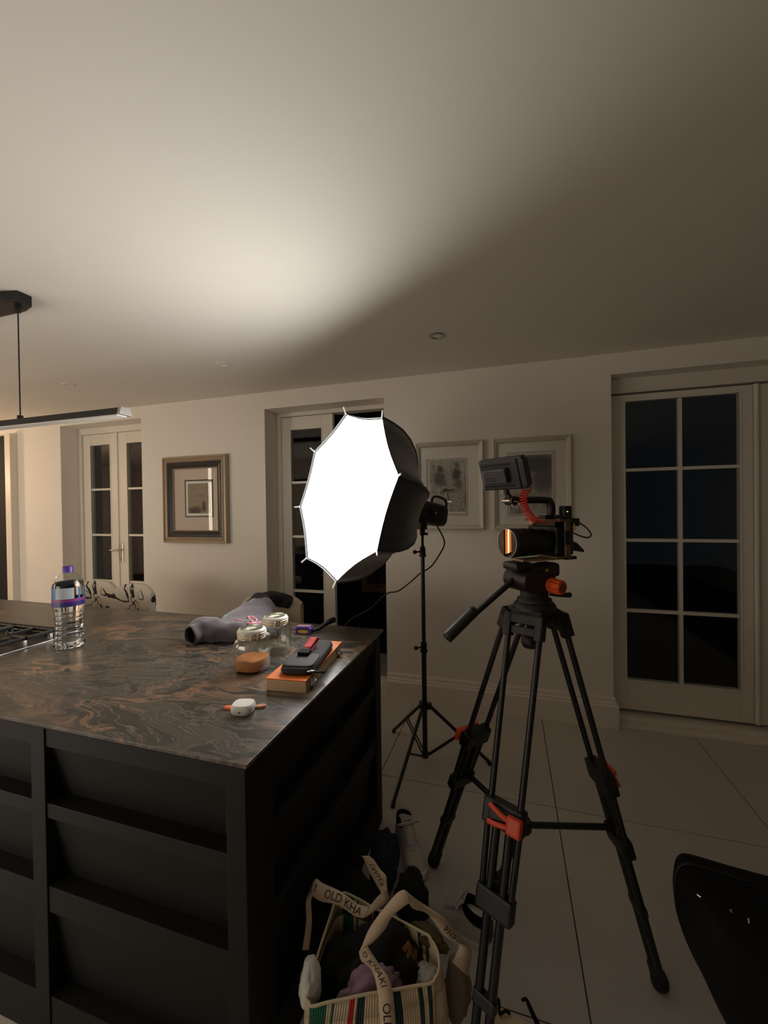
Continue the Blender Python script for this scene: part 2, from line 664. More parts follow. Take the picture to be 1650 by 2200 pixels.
skirt('baseboard_back', D2[1], D3[0], 0, 1, 'moulded cream skirting board below the silver framed sketches')
skirt('baseboard_left', D1[1], D2[0], 0, 0, 'cream skirting board between the two left french doors')
# projecting casing at the far left
x0 = atY(40, 1100, YW).x
struct(MB().box((x0 - 0.085, YW - 0.07, 0), (x0, YW, 2.36), bev=0.004).build('trim_1', TRIM), 'pale upright casing projecting at the far left end of the wall', 'casing')
struct(MB().box((x0 - 1.2, YW - 0.055, 0), (x0 - 0.0855, YW, 2.34)).build('trim_2', CABIN), 'dark tall panel beyond the pale casing at the left edge', 'panel')


# ------------------------------------------------------------------ doors
def leaf(root_name, n, x0, x1, gx, yc, z0, z1, label, cols, bars, right_of=None, th=0.045):
    """one glazed leaf; gx=(glass left, glass right); bars = glazing-bar heights"""
    gl, gr = gx
    gb, gt = 0.285, 2.215
    root = MB().box((x0, yc, z0), (gl, yc + th, z1)).box((gr, yc, z0), (x1, yc + th, z1)).box((gl, yc, z0), (gr, yc + th, gb)).box((gl, yc, gt), (gr, yc + th, z1)) \
        .build(root_name, DOORP, bev=0.003)
    struct(root, label, 'door')
    bw = 0.011
    zs = [gb] + list(bars) + [gt]
    w = (gr - gl) / cols
    for b in bars:
        MB().box((gl, yc + 0.004, b - bw), (gr, yc + th - 0.004, b + bw), bev=0.003).build('glazing_bar', DOORP, root)
    for c in range(1, cols):
        MB().box((gl + w * c - bw, yc + 0.003, gb), (gl + w * c + bw, yc + th - 0.003, gt), bev=0.003).build('glazing_bar', DOORP, root)
    # bead round the glass
    bd = MB()
    for a, b in (((gl, yc - 0.004, gb - 0.012), (gr, yc + 0.01, gb)), ((gl, yc - 0.004, gt), (gr, yc + 0.01, gt + 0.012)), ((gl - 0.012, yc - 0.004, gb - 0.012), (gl, yc + 0.01, gt + 0.012)), ((gr, yc - 0.004, gb - 0.012), (gr + 0.012, yc + 0.01, gt + 0.012))):
        bd.box(a, b)
    bd.build('glazing_bead', TRIM, root, bev=0.003)
    for c in range(cols):
        for k in range(len(zs) - 1):
            MB().box((gl + w * c, yc + 0.02, zs[k]), (gl + w * (c + 1), yc + 0.024, zs[k + 1])).build('pane', GLASSP, root)
    return root


BARS = (0.765, 1.255, 1.742)


def frame(name, d, yc, label, zt, jw=0.045):
    x0, x1, top = d
    mb = MB().box((x0, yc - 0.01, 0), (x0 + jw, yc + 0.09, top)).box((x1 - jw, yc - 0.01, 0), (x1, yc + 0.09, top)).box((x0 + jw, yc - 0.01, zt), (x1 - jw, yc + 0.09, top))
    mb.box((x0 + jw, yc - 0.02, 0), (x1 - jw, yc + 0.09, 0.05))
    return struct(mb.build(name, DOORP, bev=0.004), label, 'door frame')


frame('trim_3', D1, YW + 0.19, 'cream frame of the left french doors', 2.335)
frame('trim_4', D2, YW + 0.19, 'cream frame of the doorway behind the softbox', 2.335)
f3 = frame('trim_5', D3, YW + 0.13, 'shadowed frame of the right hand doors with low threshold', 2.275, 0.02)
leaf('door_1', 0, -4.40, -3.925, (-4.294, -4.02), YW + 0.2, 0.05, 2.333, 'left leaf of the glazed french doors behind the water bottle', 1, BARS)
d1b = leaf('door_2', 0, -3.915, -3.42, (-3.785, -3.51), YW + 0.2, 0.05, 2.333, 'right leaf of the left french doors with chrome lever handle', 1, BARS)
MB().box((-3.935, YW + 0.188, 0.05), (-3.905, YW + 0.2, 2.333), bev=0.004).build('cover_strip', DOORP, d1b)
hd = MB().box((-3.885, YW + 0.19, 0.97), (-3.855, YW + 0.2, 1.17), bev=0.003).cyl((-3.87, YW + 0.2, 1.10), (-3.87, YW + 0.15, 1.10), 0.010)
hd.tube([(-3.87, YW + 0.152, 1.10), (-3.90, YW + 0.148, 1.102), (-3.98, YW + 0.150, 1.098)], 0.009, res=4).cyl((-3.87, YW + 0.2, 1.01), (-3.87, YW + 0.18, 1.01), 0.009)
hd.build('lever_handle', CHROME, d1b)
leaf('door_3', 0, -1.962, -1.45, (-1.862, -1.56), YW + 0.2, 0.05, 2.332, 'closed glazed leaf half hidden by the softbox', 1, BARS)
leaf('door_4', 0, 0.690, 1.512, (0.787, 1.44), YW + 0.13, 0.075, 2.262, 'right hand glazed door with eight dark panes', 2, BARS)
leaf('door_5', 0, 1.535, 2.38, (1.63, 2.28), YW + 0.13, 0.075, 2.262, 'edge of the second right hand door at the picture edge', 2, BARS)
st = MB()
st.tube([(1.522, YW + 0.118, 0.08), (1.522, YW + 0.118, 2.26)], 0.014, n=10)
struct(st.build('trim_6', TRIM), 'rounded cover strip between the two right hand doors', 'trim')
struct(MB().box((0.674, YW + 0.0, 0), (2.418, YW + 0.12, 0.018), bev=0.003).box((0.674, YW + 0.07, 0.018), (2.418, YW + 0.12, 0.05), bev=0.004).build('trim_7', TRIM), 'low stepped threshold below the right hand doors', 'threshold')
# night outside and the unlit room beyond the doorway
struct(MB().box((-9, YW + WT, -0.3), (5, 12, -0.05)).build('ground', NIGHT), 'dark ground outside the glazed doors', 'ground')
struct(MB().box((-3.6, 5.3, -0.05), (0.2, 5.4, 2.7)).box((-3.6, YW + WT, 2.45), (0.2, 5.3, 2.55)).build('wall_outer', NIGHT), 'dark walls and ceiling of the unlit room beyond the doorway', 'wall')

sa, sc_ = atY(776, 1226, 4.5), atY(826, 1274, 4.5)
sb = thing('sideboard', 'brown wooden wall shelf box in the dark room beyond the open doorway', 'shelf', (sa.x, 4.7, sc_.z))
MB().box((sa.x, 4.5, sc_.z), (sa.x + 0.9, 4.9, sc_.z + 0.10), bev=0.006).build('drawer_front', WOODB, sb)
MB().box((sa.x + 0.17, 4.494, sc_.z + 0.065), (sa.x + 0.26, 4.499, sc_.z + 0.08)).build('finger_slot', CABIN, sb)
MB().box((sa.x, 4.5, sc_.z + 0.1005), (sa.x + 0.07, 4.9, sa.z), bev=0.004).build('side_panel', WOODB, sb)
MB().box((sa.x + 0.0705, 4.86, sc_.z + 0.1005), (sa.x + 0.9, 4.9, sa.z)).build('back_panel', DKWD, sb)
MB().box((sa.x + 0.02, 4.55, -0.05), (sa.x + 0.88, 4.88, sc_.z - 0.0005)).build('plinth', CABIN, sb)

# ------------------------------------------------------------------ ceiling downlights
for k, (px, py) in enumerate(((938, 722), (478, 783), (147, 827))):
    p = atZ(px, py, H - 0.002)
    t = thing('downlight', ('unlit recessed ceiling downlight in shadow above the silver frames', 'recessed ceiling downlight above the gilt picture', 'recessed ceiling downlight above the left french doors')[k], 'downlight', (p.x, p.y, H), 'recessed downlights in the ceiling')
    MB().lathe([(0.028, -0.001), (0.030, -0.006), (0.043, -0.005), (0.046, -0.0005)], (p.x, p.y, H), n=28).build('bezel', (TRIM if k else STEEL), t)
    MB().lathe([(0.001, -0.001), (0.016, -0.002), (0.028, -0.001)], (p.x, p.y, H), n=24).build('bulb', WHT, t)

# ------------------------------------------------------------------ linear pendant
pn = thing('pendant_light', 'slim black linear pendant hanging over the island, switched off', 'pendant lamp', (-2.9, 1.31, H))
cn = MB()
rr = []
for x, w, z in ((-3.7, 0.05, H), (-2.20, 0.05, H), (-2.125, 0.03, H)):
    rr.append([V((x, 1.31 - w, H)), V((x, 1.31 + w, H)), V((x, 1.31 + w, H - 0.05)), V((x, 1.31 - w, H - 0.05))])
cn.ring_loft(rr, smooth=False)
cn.build('canopy', BLKP, pn, bev=0.004)
for x in (-2.17, -3.62):
    c = MB().cyl((x, 1.31, H - 0.05), (x, 1.31, 1.935), 0.003, n=8).build('cable', BLKP, pn)
    MB().cyl((x, 1.31, H - 0.05), (x, 1.31, H - 0.078), 0.013).build('cable_grip', BLKP, c)
    MB().cyl((x, 1.31, 1.935), (x, 1.31, 1.955), 0.012).build('cable_grip', BLKP, c)
bar = MB()
bar.ring_loft([[V((x, 1.282, 1.908)), V((x, 1.338, 1.908)), V((x, 1.330, 1.936)), V((x, 1.290, 1.936))] for x in (-4.2, -1.545)], smooth=False)
bar.build('bar', BLKP, pn)
MB().box((-4.19, 1.287, 1.903), (-1.552, 1.333, 1.9075)).build('diffuser', DIFFW, pn)
MB().ring_loft([[V((x, 1.280, 1.906)), V((x, 1.340, 1.906)), V((x, 1.331, 1.938)), V((x, 1.289, 1.938))] for x in (-1.545, -1.530)], smooth=False).build('end_cap', STEEL, pn)


# ------------------------------------------------------------------ framed pictures
def rect_frame(mb, x0, x1, z0, z1, w, y_out, y_in, d_back, mi=0, ridge=()):
    """mitred moulding: profile from outer edge to inner edge"""
    prof = [(0.0, d_back), (0.0, y_out)] + list(ridge) + [(w, y_in), (w, d_back)]
    rings = []
    for sx, sz in ((0, 0), (1, 0), (1, 1), (0, 1), (0, 0)):
        ring = []
        for o, y in prof:
            x = x0 + o if sx == 0 else x1 - o
            z = z0 + o if sz == 0 else z1 - o
            ring.append(V((x, y, z)))
        rings.append(ring)
    mb.ring_loft(rings, mi, False, False, closed=False, smooth=False)
    return mb


def wallspan(xa, ya, xb, yb):
    a, b = atY(xa, ya, YW), atY(xb, yb, YW)
    return a, b


f1 = thing('framed_picture', 'gilt and black framed picture with pale mount hung left of the softbox', 'picture', (-2.73, YW, 1.205))
X0, X1, Z0, Z1 = -3.085, -2.372, 1.206, 2.0
mb = rect_frame(MB(), X0, X1, Z0, Z1, 0.055, YW - 0.035, YW - 0.028, YW, ridge=((0.008, YW - 0.045), (0.016, YW - 0.046), (0.022, YW - 0.034), (0.032, YW - 0.036), (0.042, YW - 0.044), (0.050, YW - 0.040)))
fr = mb.build('frame', GOLD, f1)
rect_frame(MB(), X0 + 0.055, X1 - 0.055, Z0 + 0.055, Z1 - 0.055, 0.052, YW - 0.030, YW - 0.020, YW, ridge=((0.02, YW - 0.032),)).build('inner_frame', DKWD, f1)
rect_frame(MB(), X0 + 0.107, X1 - 0.107, Z0 + 0.107, Z1 - 0.107, 0.010, YW - 0.024, YW - 0.016, YW, ridge=((0.005, YW - 0.026),)).build('gilt_slip', GOLD, f1)
MB().box((X0 + 0.1, YW - 0.012, Z0 + 0.1), (X1 - 0.1, YW - 0.006, Z1 - 0.1)).build('mount', MATG, f1)
ix0, ix1 = X0 + 0.235, X1 - 0.165
iz0, iz1 = Z0 + 0.235, Z1 - 0.215
rect_frame(MB(), ix0, ix1, iz0, iz1, 0.014, YW - 0.0145, YW - 0.0145, YW - 0.01).build('border', DKWD, f1)
MB().box((ix0 + 0.013, YW - 0.0135, iz0 + 0.013), (ix1 - 0.013, YW - 0.012, iz1 - 0.013)).build('inner_mount', MATB, f1)
A1 = art_mat('small_landscape_print', (150, 140, 120), (44, 42, 40), [(0.32, 0.10, 0.36, 0.15, 0.95), (0.72, 0.22, 0.10, 0.2, 0.9), (0.6, 0.62, 0.22, 0.03, 0.4)], 5, 0.35)
MB().box((ix0 + 0.035, YW - 0.015, iz0 + 0.035), (ix1 - 0.03, YW - 0.0137, iz1 - 0.035)).build('print', A1, f1)
MB().box((X0 + 0.117, YW - 0.0185, Z0 + 0.117), (X1 - 0.117, YW - 0.0175, Z1 - 0.117)).build('glass', GLASSF, f1)


def sketch_frame(label, x0, x1, z0, z1, lx0, lx1, lz0, lz1, ax0, ax1, az0, az1, am):
    t = thing('framed_sketch', label, 'picture', ((x0 + x1) / 2, YW, z0), 'silver framed sketches')
    rect_frame(MB(), x0, x1, z0, z1, 0.034, YW - 0.030, YW - 0.020, YW, ridge=((0.006, YW - 0.034), (0.028, YW - 0.026))).build('frame', SILF, t)
    MB().box((x0 + 0.03, YW - 0.012, z0 + 0.03), (x1 - 0.03, YW - 0.006, z1 - 0.03)).build('mount', MATB, t)
    rect_frame(MB(), lx0, lx1, lz0, lz1, 0.0035, YW - 0.0128, YW - 0.0128, YW - 0.012).build('ruled_line', LINE, t)
    rect_frame(MB(), lx0 + 0.012, lx1 - 0.012, lz0 + 0.012, lz1 - 0.012, 0.002, YW - 0.0128, YW - 0.0128, YW - 0.012).build('ruled_line', LINE, t)
    MB().box((ax0, YW - 0.0135, az0), (ax1, YW - 0.0121, az1)).build('sketch', am, t)
    MB().box((x0 + 0.033, YW - 0.0185, z0 + 0.033), (x1 - 0.033, YW - 0.0175, z1 - 0.033)).build('glass', GLASSF, t)


S1 = art_mat('charcoal_sketch_figures', (196, 192, 180), (36, 36, 36), [(0.30, 0.82, 0.09, 0.08, 0.75), (0.27, 0.64, 0.20, 0.16, 0.7), (0.41, 0.53, 0.10, 0.05, 0.65), (0.76, 0.90, 0.08, 0.08, 0.8), (0.75, 0.72, 0.14, 0.15, 0.8), (0.80, 0.52, 0.14, 0.12, 0.6), (0.50, 0.41, 0.22, 0.03, 0.9), (0.51, 0.30, 0.03, 0.10, 0.85), (0.33, 0.36, 0.07, 0.05, 0.5), (0.98, 0.4, 0.015, 0.55, 0.7)], 11, 0.65)
S2 = art_mat('charcoal_sketch_dark', (180, 176, 164), (34, 34, 36), [(0.6, 0.84, 0.6, 0.2, 0.9), (0.8, 0.6, 0.3, 0.3, 0.8), (0.35, 0.55, 0.4, 0.12, 0.6), (0.3, 0.25, 0.3, 0.1, 0.5)], 6, 0.55)
a, b = wallspan(893, 953, 1041, 1138)
la, lb = wallspan(917, 988, 1006, 1107)
ia, ib = wallspan(924, 990, 1002, 1099)
sketch_frame('silver framed charcoal sketch of figures nearest the softbox', -0.667, -0.164, 1.335, 1.99, la.x, lb.x, lb.z, la.z, ia.x, ib.x, ib.z, ia.z, S1)
la, lb = wallspan(1090, 974, 1193, 1107)
ia, ib = wallspan(1095, 980, 1186, 1104)
sketch_frame('silver framed dark charcoal sketch behind the camera monitor', -0.098, 0.423, 1.337, 1.988, la.x, lb.x, lb.z, la.z, ia.x, ib.x, ib.z, ia.z, S2)

# ------------------------------------------------------------------ kitchen island
IX0, IX1, IY0, IY1 = -3.7, -0.59, 0.795, 1.835
isl = thing('kitchen_island', 'dark charcoal panelled kitchen island below the stone worktop', 'kitchen island', (-2.1, 1.3, 0))
MB().box((IX0, IY0 + 0.065, 0.0), (IX1 - 0.055, IY1 - 0.02, 0.90)).build('carcass', CABIN, isl)
# front face (facing the camera): stiles, rails, slanted drawer panels
stiles = [(-0.645, -0.59), (-1.305, -1.25), (-1.965, -1.91), (-2.625, -2.57), (-3.285, -3.23)]
for k, (a, b) in enumerate(stiles):
    MB().box((a, IY0, 0), (b, IY0 + 0.07, 0.903), bev=0.002).build('stile', CAB, isl)
zr = [(0.842, 0.903), (0.640, 0.682), (0.372, 0.446), (0.0, 0.13)]
for k in range(len(stiles) - 1):
    x1_, x0_ = stiles[k][0], stiles[k + 1][1]
    for (a, b) in zr:
        MB().box((x0_, IY0 + 0.004, a), (x1_, IY0 + 0.06, b), bev=0.002).build('rail', CAB, isl)
    for (zt, zb) in ((0.842, 0.682), (0.640, 0.446), (0.372, 0.13)):
        p = [V((x, y, z)) for x in (x0_, x1_) for (y, z) in ((IY0 + 0.016, zt), (IY0 + 0.050, zb), (IY0 + 0.064, zb), (IY0 + 0.064, zt))]
        MB().ring_loft([p[:4], p[4:]], smooth=False).build('panel', CAB, isl)
# end face (facing right)
for (a, b) in ((IY0 + 0.0705, IY0 + 0.115), (IY1 - 0.075, IY1)):
    MB().box((IX1 - 0.05, a, 0), (IX1, b, 0.903), bev=0.002).build('stile', CAB, isl)
for (a, b) in zr:
    MB().box((IX1 - 0.048, IY0 + 0.116, a), (IX1 - 0.004, IY1 - 0.076, b), bev=0.002).build('rail', CAB, isl)
for (zt, zb) in ((0.842, 0.682), (0.640, 0.446), (0.372, 0.13)):
    p = [V((x, y, z)) for y in (IY0 + 0.116, IY1 - 0.076) for (x, z) in ((IX1 - 0.016, zt), (IX1 - 0.046, zb), (IX1 - 0.055, zb), (IX1 - 0.055, zt))]
    MB().ring_loft([p[:4], p[4:]], smooth=False).build('panel', CAB, isl)
ZT = 0.92
MB().box((-3.74, 0.784, 0.9035), (-0.580, 1.838, 0.910)).build('sub_top', CABIN, isl)
tag(MB().box((-3.75, 0.778, 0.9105), (-0.574, 1.843, ZT)).build('worktop', STONE, bev=0.001), 'dark polished stone worktop with rust and cream swirls', 'worktop')

# ------------------------------------------------------------------ gas hob
hb = thing('gas_hob', 'steel gas hob with black pan supports at the left of the worktop', 'hob', (-2.4, 1.25, ZT))
MB().box((-2.85, 1.08, ZT), (-1.975, 1.425, ZT + 0.006), bev=0.002).build('base_plate', STEEL, hb)
MB().box((-2.84, 1.09, ZT + 0.006), (-1.985, 1.335, ZT + 0.008)).build('burner_tray', BLKP, hb)
g = MB().box((-2.84, 1.335, ZT + 0.006), (-2.0, 1.345, ZT + 0.02)).box((-2.84, 1.400, ZT + 0.006), (-2.0, 1.410, ZT + 0.02))
for k in range(34):
    x = -2.83 + k * 0.025
    g.box((x, 1.345, ZT + 0.008), (x + 0.011, 1.400, ZT + 0.018))
tag(g.build('vent_grille', BLK, hb), kind='stuff')
for k, xc in enumerate((-2.14, -2.42, -2.70)):
    g = MB()
    x0_, x1_, y0_, y1_ = xc - 0.13, xc + 0.13, 1.10, 1.33
    for a, b in (((x0_, y0_), (x1_, y0_)), ((x1_, y0_), (x1_, y1_)), ((x1_, y1_), (x0_, y1_)), ((x0_, y1_), (x0_, y0_)), ((xc, y0_), (xc, y0_ + 0.08)), ((xc, y1_), (xc, y1_ - 0.08)), ((x0_, 1.215), (x0_ + 0.08, 1.215)), ((x1_, 1.215), (x1_ - 0.08, 1.215))):
        g.box((min(a[0], b[0]) - 0.006, min(a[1], b[1]) - 0.006, ZT + 0.028), (max(a[0], b[0]) + 0.006, max(a[1], b[1]) + 0.006, ZT + 0.042), bev=0.002)
    s = g.build('pan_support', BLK, hb)
    for x in (x0_ + 0.01, x1_ - 0.01):
        for y in (y0_, y1_ - 0.01, 1.215):
            MB().box((x - 0.008, y - 0.008, ZT + 0.006), (x + 0.008, y + 0.008, ZT + 0.032), bev=0.002).build('support_foot', CHROME, s)
    MB().lathe([(0.001, 0.024), (0.03, 0.024), (0.032, 0.02), (0.032, 0.012), (0.045, 0.010), (0.045, 0.006)], (xc, 1.215, ZT), n=24).build('burner', BLKP, hb)

# ------------------------------------------------------------------ water bottle
bc = V((-1.815, 1.262, ZT))
bo = thing('water_bottle', 'large clear water bottle with purple cap and blue label beside the hob', 'bottle', bc)
PET = glass_mat('clear_plastic', (0.95, 0.97, 0.98), 1.5, 0.02)
WATER = bpy.data.materials.new('water')
WATER.use_nodes = True
wb = WATER.node_tree.nodes['Principled BSDF']
wb.inputs['Base Color'].default_value = (0.97, 0.99, 1, 1)
wb.inputs['Roughness'].default_value = 0.0
wb.inputs['Transmission Weight'].default_value = 1
wb.inputs['IOR'].default_value = 1.33
prof = [(0.040, 0.0), (0.052, 0.004), (0.056, 0.014), (0.056, 0.03)]
z = 0.03
k = 0
while z < 0.168:
    prof += [(0.0555 - 0.006 * math.exp(-((z - 0.10) / 0.05) ** 2), z + 0.004), (0.0525 - 0.006 * math.exp(-((z - 0.10) / 0.05) ** 2), z + 0.010), (0.0555 - 0.006 * math.exp(-((z - 0.10) / 0.05) ** 2), z + 0.016)]
    z += 0.020
prof += [(0.057, 0.185), (0.057, 0.262), (0.056, 0.272), (0.053, 0.285), (0.046, 0.300), (0.034, 0.314), (0.021, 0.324), (0.018, 0.328), (0.018, 0.336)]
MB().lathe(prof, bc, n=40, cap0=True).build('bottle_wall', PET, bo)
MB().lathe([(max(r - 0.0012, 0.002), h + (0.001 if h < 0.01 else 0)) for r, h in prof if h < 0.29] + [(0.001, 0.29)], bc, n=40, cap0=True).build('water', WATER, bo)
MB().lathe([(0.001, 0.350), (0.017, 0.350), (0.0195, 0.347), (0.0195, 0.332), (0.0205, 0.328), (0.0205, 0.323)], bc, n=28).build('cap', PURP, bo)
lb_ = MB()
n = 48
for k in range(n):
    t0, t1 = 2 * math.pi * k / n, 2 * math.pi * (k + 1) / n
    # bearing relative to the sight line (camera is towards -Y and +X)
    tm = (t0 + t1) / 2
    d = math.degrees((tm - math.atan2(-bc.y, -bc.x) + math.pi) % (2 * math.pi) - math.pi)
    up = 0 if (-80 < d < -48) else 1
    if d > 20:
        up = 2
    for (h0, h1, mi) in ((0.183, 0.203, 4), (0.203, 0.216, 3), (0.216, 0.262, up)):
        if mi == 2 and int(k) % 3 == 0:
            mi = 0
        if mi == 2:
            continue
        R_ = 0.0578
        lb_.add([bc + V((R_ * math.cos(t), R_ * math.sin(t), h)) for (t, h) in ((t0, h0), (t1, h0), (t1, h1), (t0, h1))], [(0, 1, 2, 3)], mi, True)
lb_.build('label', [BLUE, PALEL, PALEL, MAGP, NAVYP], bo)


# ------------------------------------------------------------------ storage jars
def jar(c, s, label, fill):
    c = V(c)
    t = thing('storage_jar', label, 'jar', c, 'clip top storage jars')
    W, Hh = 0.0595 * s, 0.118
    body = [(W * 0.80, 0.0), (W * 0.95, 0.003), (W, 0.012), (W, 0.085), (W * 0.98, 0.098), (W * 0.90, 0.110), (W * 0.80, 0.116), (W * 0.78, 0.122)]
    MB().lathe(body, c, n=40, cap0=True, power=2.7).lathe([(r - 0.0035, h + (0.006 if h < 0.01 else 0)) for r, h in body[1:]], c, n=40, cap0=True, power=2.7).build('jar_body', GLASSJ, t)
    MB().lathe([(W * 0.80, 0.121), (W * 0.85, 0.123), (W * 0.86, 0.128), (W * 0.82, 0.131)], c, n=40).build('seal', CREAMR, t)
    lid = MB().lathe([(W * 0.82, 0.131), (W * 0.86, 0.134), (W * 0.86, 0.143), (W * 0.78, 0.149), (W * 0.68, 0.151), (W * 0.3, 0.150), (0.001, 0.150)], c, n=40)
    lid_o = lid.build('lid', LIDG, t)
    lid = MB()
    for k in range(28):
        a = 2 * math.pi * k / 28
        d = V((math.cos(a), math.sin(a), 0))
        lid.tube([c + d * W * 0.34 + V((0, 0, 0.1505)), c + d * W * 0.66 + V((0, 0, 0.152))], 0.0026, n=5)
    lid.build('lid_pattern', LIDP, lid_o)
    wire = MB()
    for zz, rr_ in ((0.119, 0.815), (0.137, 0.872)):
        wire.tube([c + V((W * rr_ * math.cos(a), W * rr_ * math.sin(a), zz)) for a in [2 * math.pi * k / 32 for k in range(33)]], 0.0016, n=6)
    for a in (math.radians(-48), math.radians(132)):
        d, q = V((math.cos(a), math.sin(a), 0)), V((-math.sin(a), math.cos(a), 0))
        for e in (-0.012, 0.012):
            wire.tube([c + d * W * 0.87 + q * e + V((0, 0, 0.137)), c + d * W * 1.0 + q * e + V((0, 0, 0.131)), c + d * W * 0.98 + q * e + V((0, 0, 0.113)), c + d * W * 0.86 + q * e + V((0, 0, 0.119))], 0.0016, n=6)
        wire.tube([c + d * W * 0.98 + q * -0.012 + V((0, 0, 0.113)), c + d * W * 0.98 + q * 0.012 + V((0, 0, 0.113))], 0.0016, n=6)
    wire.build('wire_clasp', CHROME, t)
    if fill:
        pf = []
        for (r, h) in ((W * 0.90, 0.0085), (W * 0.936, 0.013), (W * 0.938, 0.042)):
            pf.append((r, h))
        p = MB().lathe(pf + [(W * 0.80, 0.0435), (W * 0.4, 0.041), (0.001, 0.042)], c, n=40, cap0=True, power=2.7)
        for i, v in enumerate(p.v):
            if v.z - c.z > 0.03:
                v.z += 0.0025 * noise.noise(v * 40)
        p.build('powder', POW, t)
    return t


LIDG = mat('pressed_glass_lid', (214, 210, 192), 0.3, var=0.1, scale=120)
LIDP = mat('pressed_glass_shade', (128, 128, 112), 0.25, var=0.1, scale=120)
jar((-0.897, 1.262, ZT), 1.0, 'clip top glass jar part filled with orange powder', True)
jar((-0.905, 1.432, ZT), 0.98, 'empty clip top glass jar standing behind the jar of powder', False)

# ------------------------------------------------------------------ wooden case, pouch
R6 = Rz(5.6)
bx = thing('wooden_case', 'flat pale wooden case with orange top and metal clasps', 'case', (-0.70, 1.31, ZT))
c6 = V((-0.6985, 1.318, ZT))
MB().box((-0.0675, -0.19, 0), (0.0675, 0.19, 0.036), R=R6, c=c6, bev=0.002).build('case_body', PALEWD, bx)
MB().box((-0.0685, -0.191, 0.0363), (0.0685, 0.191, 0.040), R=R6, c=c6, bev=0.0012).build('case_top', ORWD, bx)
for y in (-0.145, 0.135):
    cl = MB().box((0.0675, y - 0.014, 0.008), (0.0715, y + 0.014, 0.034), R=R6, c=c6, bev=0.001)
    cl.tube([c6 + R6 @ V(p) for p in ((0.071, y - 0.010, 0.030), (0.080, y - 0.008, 0.022), (0.080, y + 0.008, 0.022), (0.071, y + 0.010, 0.030))], 0.0025, n=6, res=3)
    cl.tube([c6 + R6 @ V(p) for p in ((0.0715, y - 0.012, 0.012), (0.076, y, 0.010), (0.0715, y + 0.012, 0.012))], 0.003, n=6, res=3)
    cl.build('clasp', CHROME, bx)
R9 = Rz(9.5)
pc = V((-0.689, 1.303, ZT + 0.0405))
po = thing('zip_pouch', 'black padded zip pouch with red tab lying on the wooden case', 'pouch', pc)


def superbox(c, R, hx, hy, z0, z1, p=5.0, n=48, layers=8, dome=0.004):
    rr = []
    for i in range(layers + 1):
        t = i / layers
        s = 1 - 0.10 * (abs(2 * t - 1) ** 3.5)
        rr.append([V(c) + R @ V((hx * s * math.copysign(abs(math.cos(a)) ** (2 / p), math.cos(a)), hy * (1 - (1 - s) * hx / hy) * math.copysign(abs(math.sin(a)) ** (2 / p), math.sin(a)), z0 + (z1 - z0) * t)) for a in [2 * math.pi * k / n for k in range(n)]])
    top = []
    for q in (0.8, 0.5, 0.2):
        top.append([V(c) + (v - V(c)) * q + V((0, 0, (v.z - V(c).z) * (1 - q) + dome * (1 - q))) for v in rr[-1]])
    return rr + top


MB().ring_loft(superbox(pc, R9, 0.060, 0.148, 0.0, 0.024)).build('pouch_body', POUF, po)
zp = MB()
zp.tube([pc + R9 @ V((0.0595 * math.copysign(abs(math.cos(a)) ** 0.4, math.cos(a)), 0.1475 * math.copysign(abs(math.sin(a)) ** 0.4, math.sin(a)), 0.012)) for a in [2 * math.pi * k / 48 for k in range(49)]], 0.0022, n=5)
zp.build('zip', BLKP, po)
pk = MB()
pk.ring_loft(superbox(pc + V((0, 0, 0.0235)), R9 @ Matrix.Identity(3), 0.054, 0.060, 0.0, 0.005, layers=3, dome=0.002))
for i in range(len(pk.v)):
    pk.v[i] = pk.v[i] + R9 @ V((0, -0.075, 0))
pk.build('front_pocket', mat('pouch_pocket', (44, 40, 44), 0.7, var=0.15, scale=200, bump=0.3), po)


def ribbon(pairs, res=6, th=0.0016, mats=None, mi=0, mb=None):
    Ls = catmull([V(a) for a, b in pairs], res)
    Rs = catmull([V(b) for a, b in pairs], res)
    mb = mb or MB()
    rings = []
    for i in range(len(Ls)):
        t = Ls[min(i + 1, len(Ls) - 1)] + Rs[min(i + 1, len(Ls) - 1)] - Ls[max(i - 1, 0)] - Rs[max(i - 1, 0)]
        nn = t.cross(Rs[i] - Ls[i])
        if nn.length < 1e-12:
            nn = V((0, 0, 1))
        nn.normalize()
        m_ = (Ls[i] + Rs[i]) / 2
        rings.append([Ls[i] + nn * th / 2, m_ + nn * th / 2, Rs[i] + nn * th / 2, Rs[i] - nn * th / 2, m_ - nn * th / 2, Ls[i] - nn * th / 2])
    mb.ring_loft(rings, mi)
    return mb, Ls, Rs


def q9(x, y, z):
    return pc + R9 @ V((x, y, z))


ribbon([(q9(-0.018, -0.008, 0.0285), q9(0.010, -0.008, 0.0285)), (q9(-0.018, 0.03, 0.031), q9(0.010, 0.03, 0.031)), (q9(-0.016, 0.060, 0.036), q9(0.012, 0.060, 0.036)), (q9(-0.014, 0.078, 0.048), q9(0.014, 0.078, 0.048)), (q9(-0.014, 0.062, 0.058), q9(0.014, 0.062, 0.058)), (q9(-0.017, 0.03, 0.050), q9(0.011, 0.03, 0.050)), (q9(-0.020, 0.0, 0.044), q9(0.008, 0.0, 0.044))], th=0.002)[0].build('red_tab', mat('red_webbing', (196, 62, 68), 0.75, scale=250, bump=0.2), po)
MB().box((-0.026, -0.05, 0.029), (0.014, -0.008, 0.042), R=R9, c=pc, bev=0.004).build('tab_end', BLKF, po)
cb = MB()
loop = [q9(0.050, -0.128, 0.010), q9(0.066, -0.140, 0.014), q9(0.085, -0.120, 0.006), q9(0.084, -0.085, -0.012), q9(0.074, -0.075, -0.016), q9(0.064, -0.095, 0.0), q9(0.056, -0.118, 0.010)]
cb.tube(loop, 0.0035, n=8, res=5)
cb.build('cord_loop', BLKP, po)
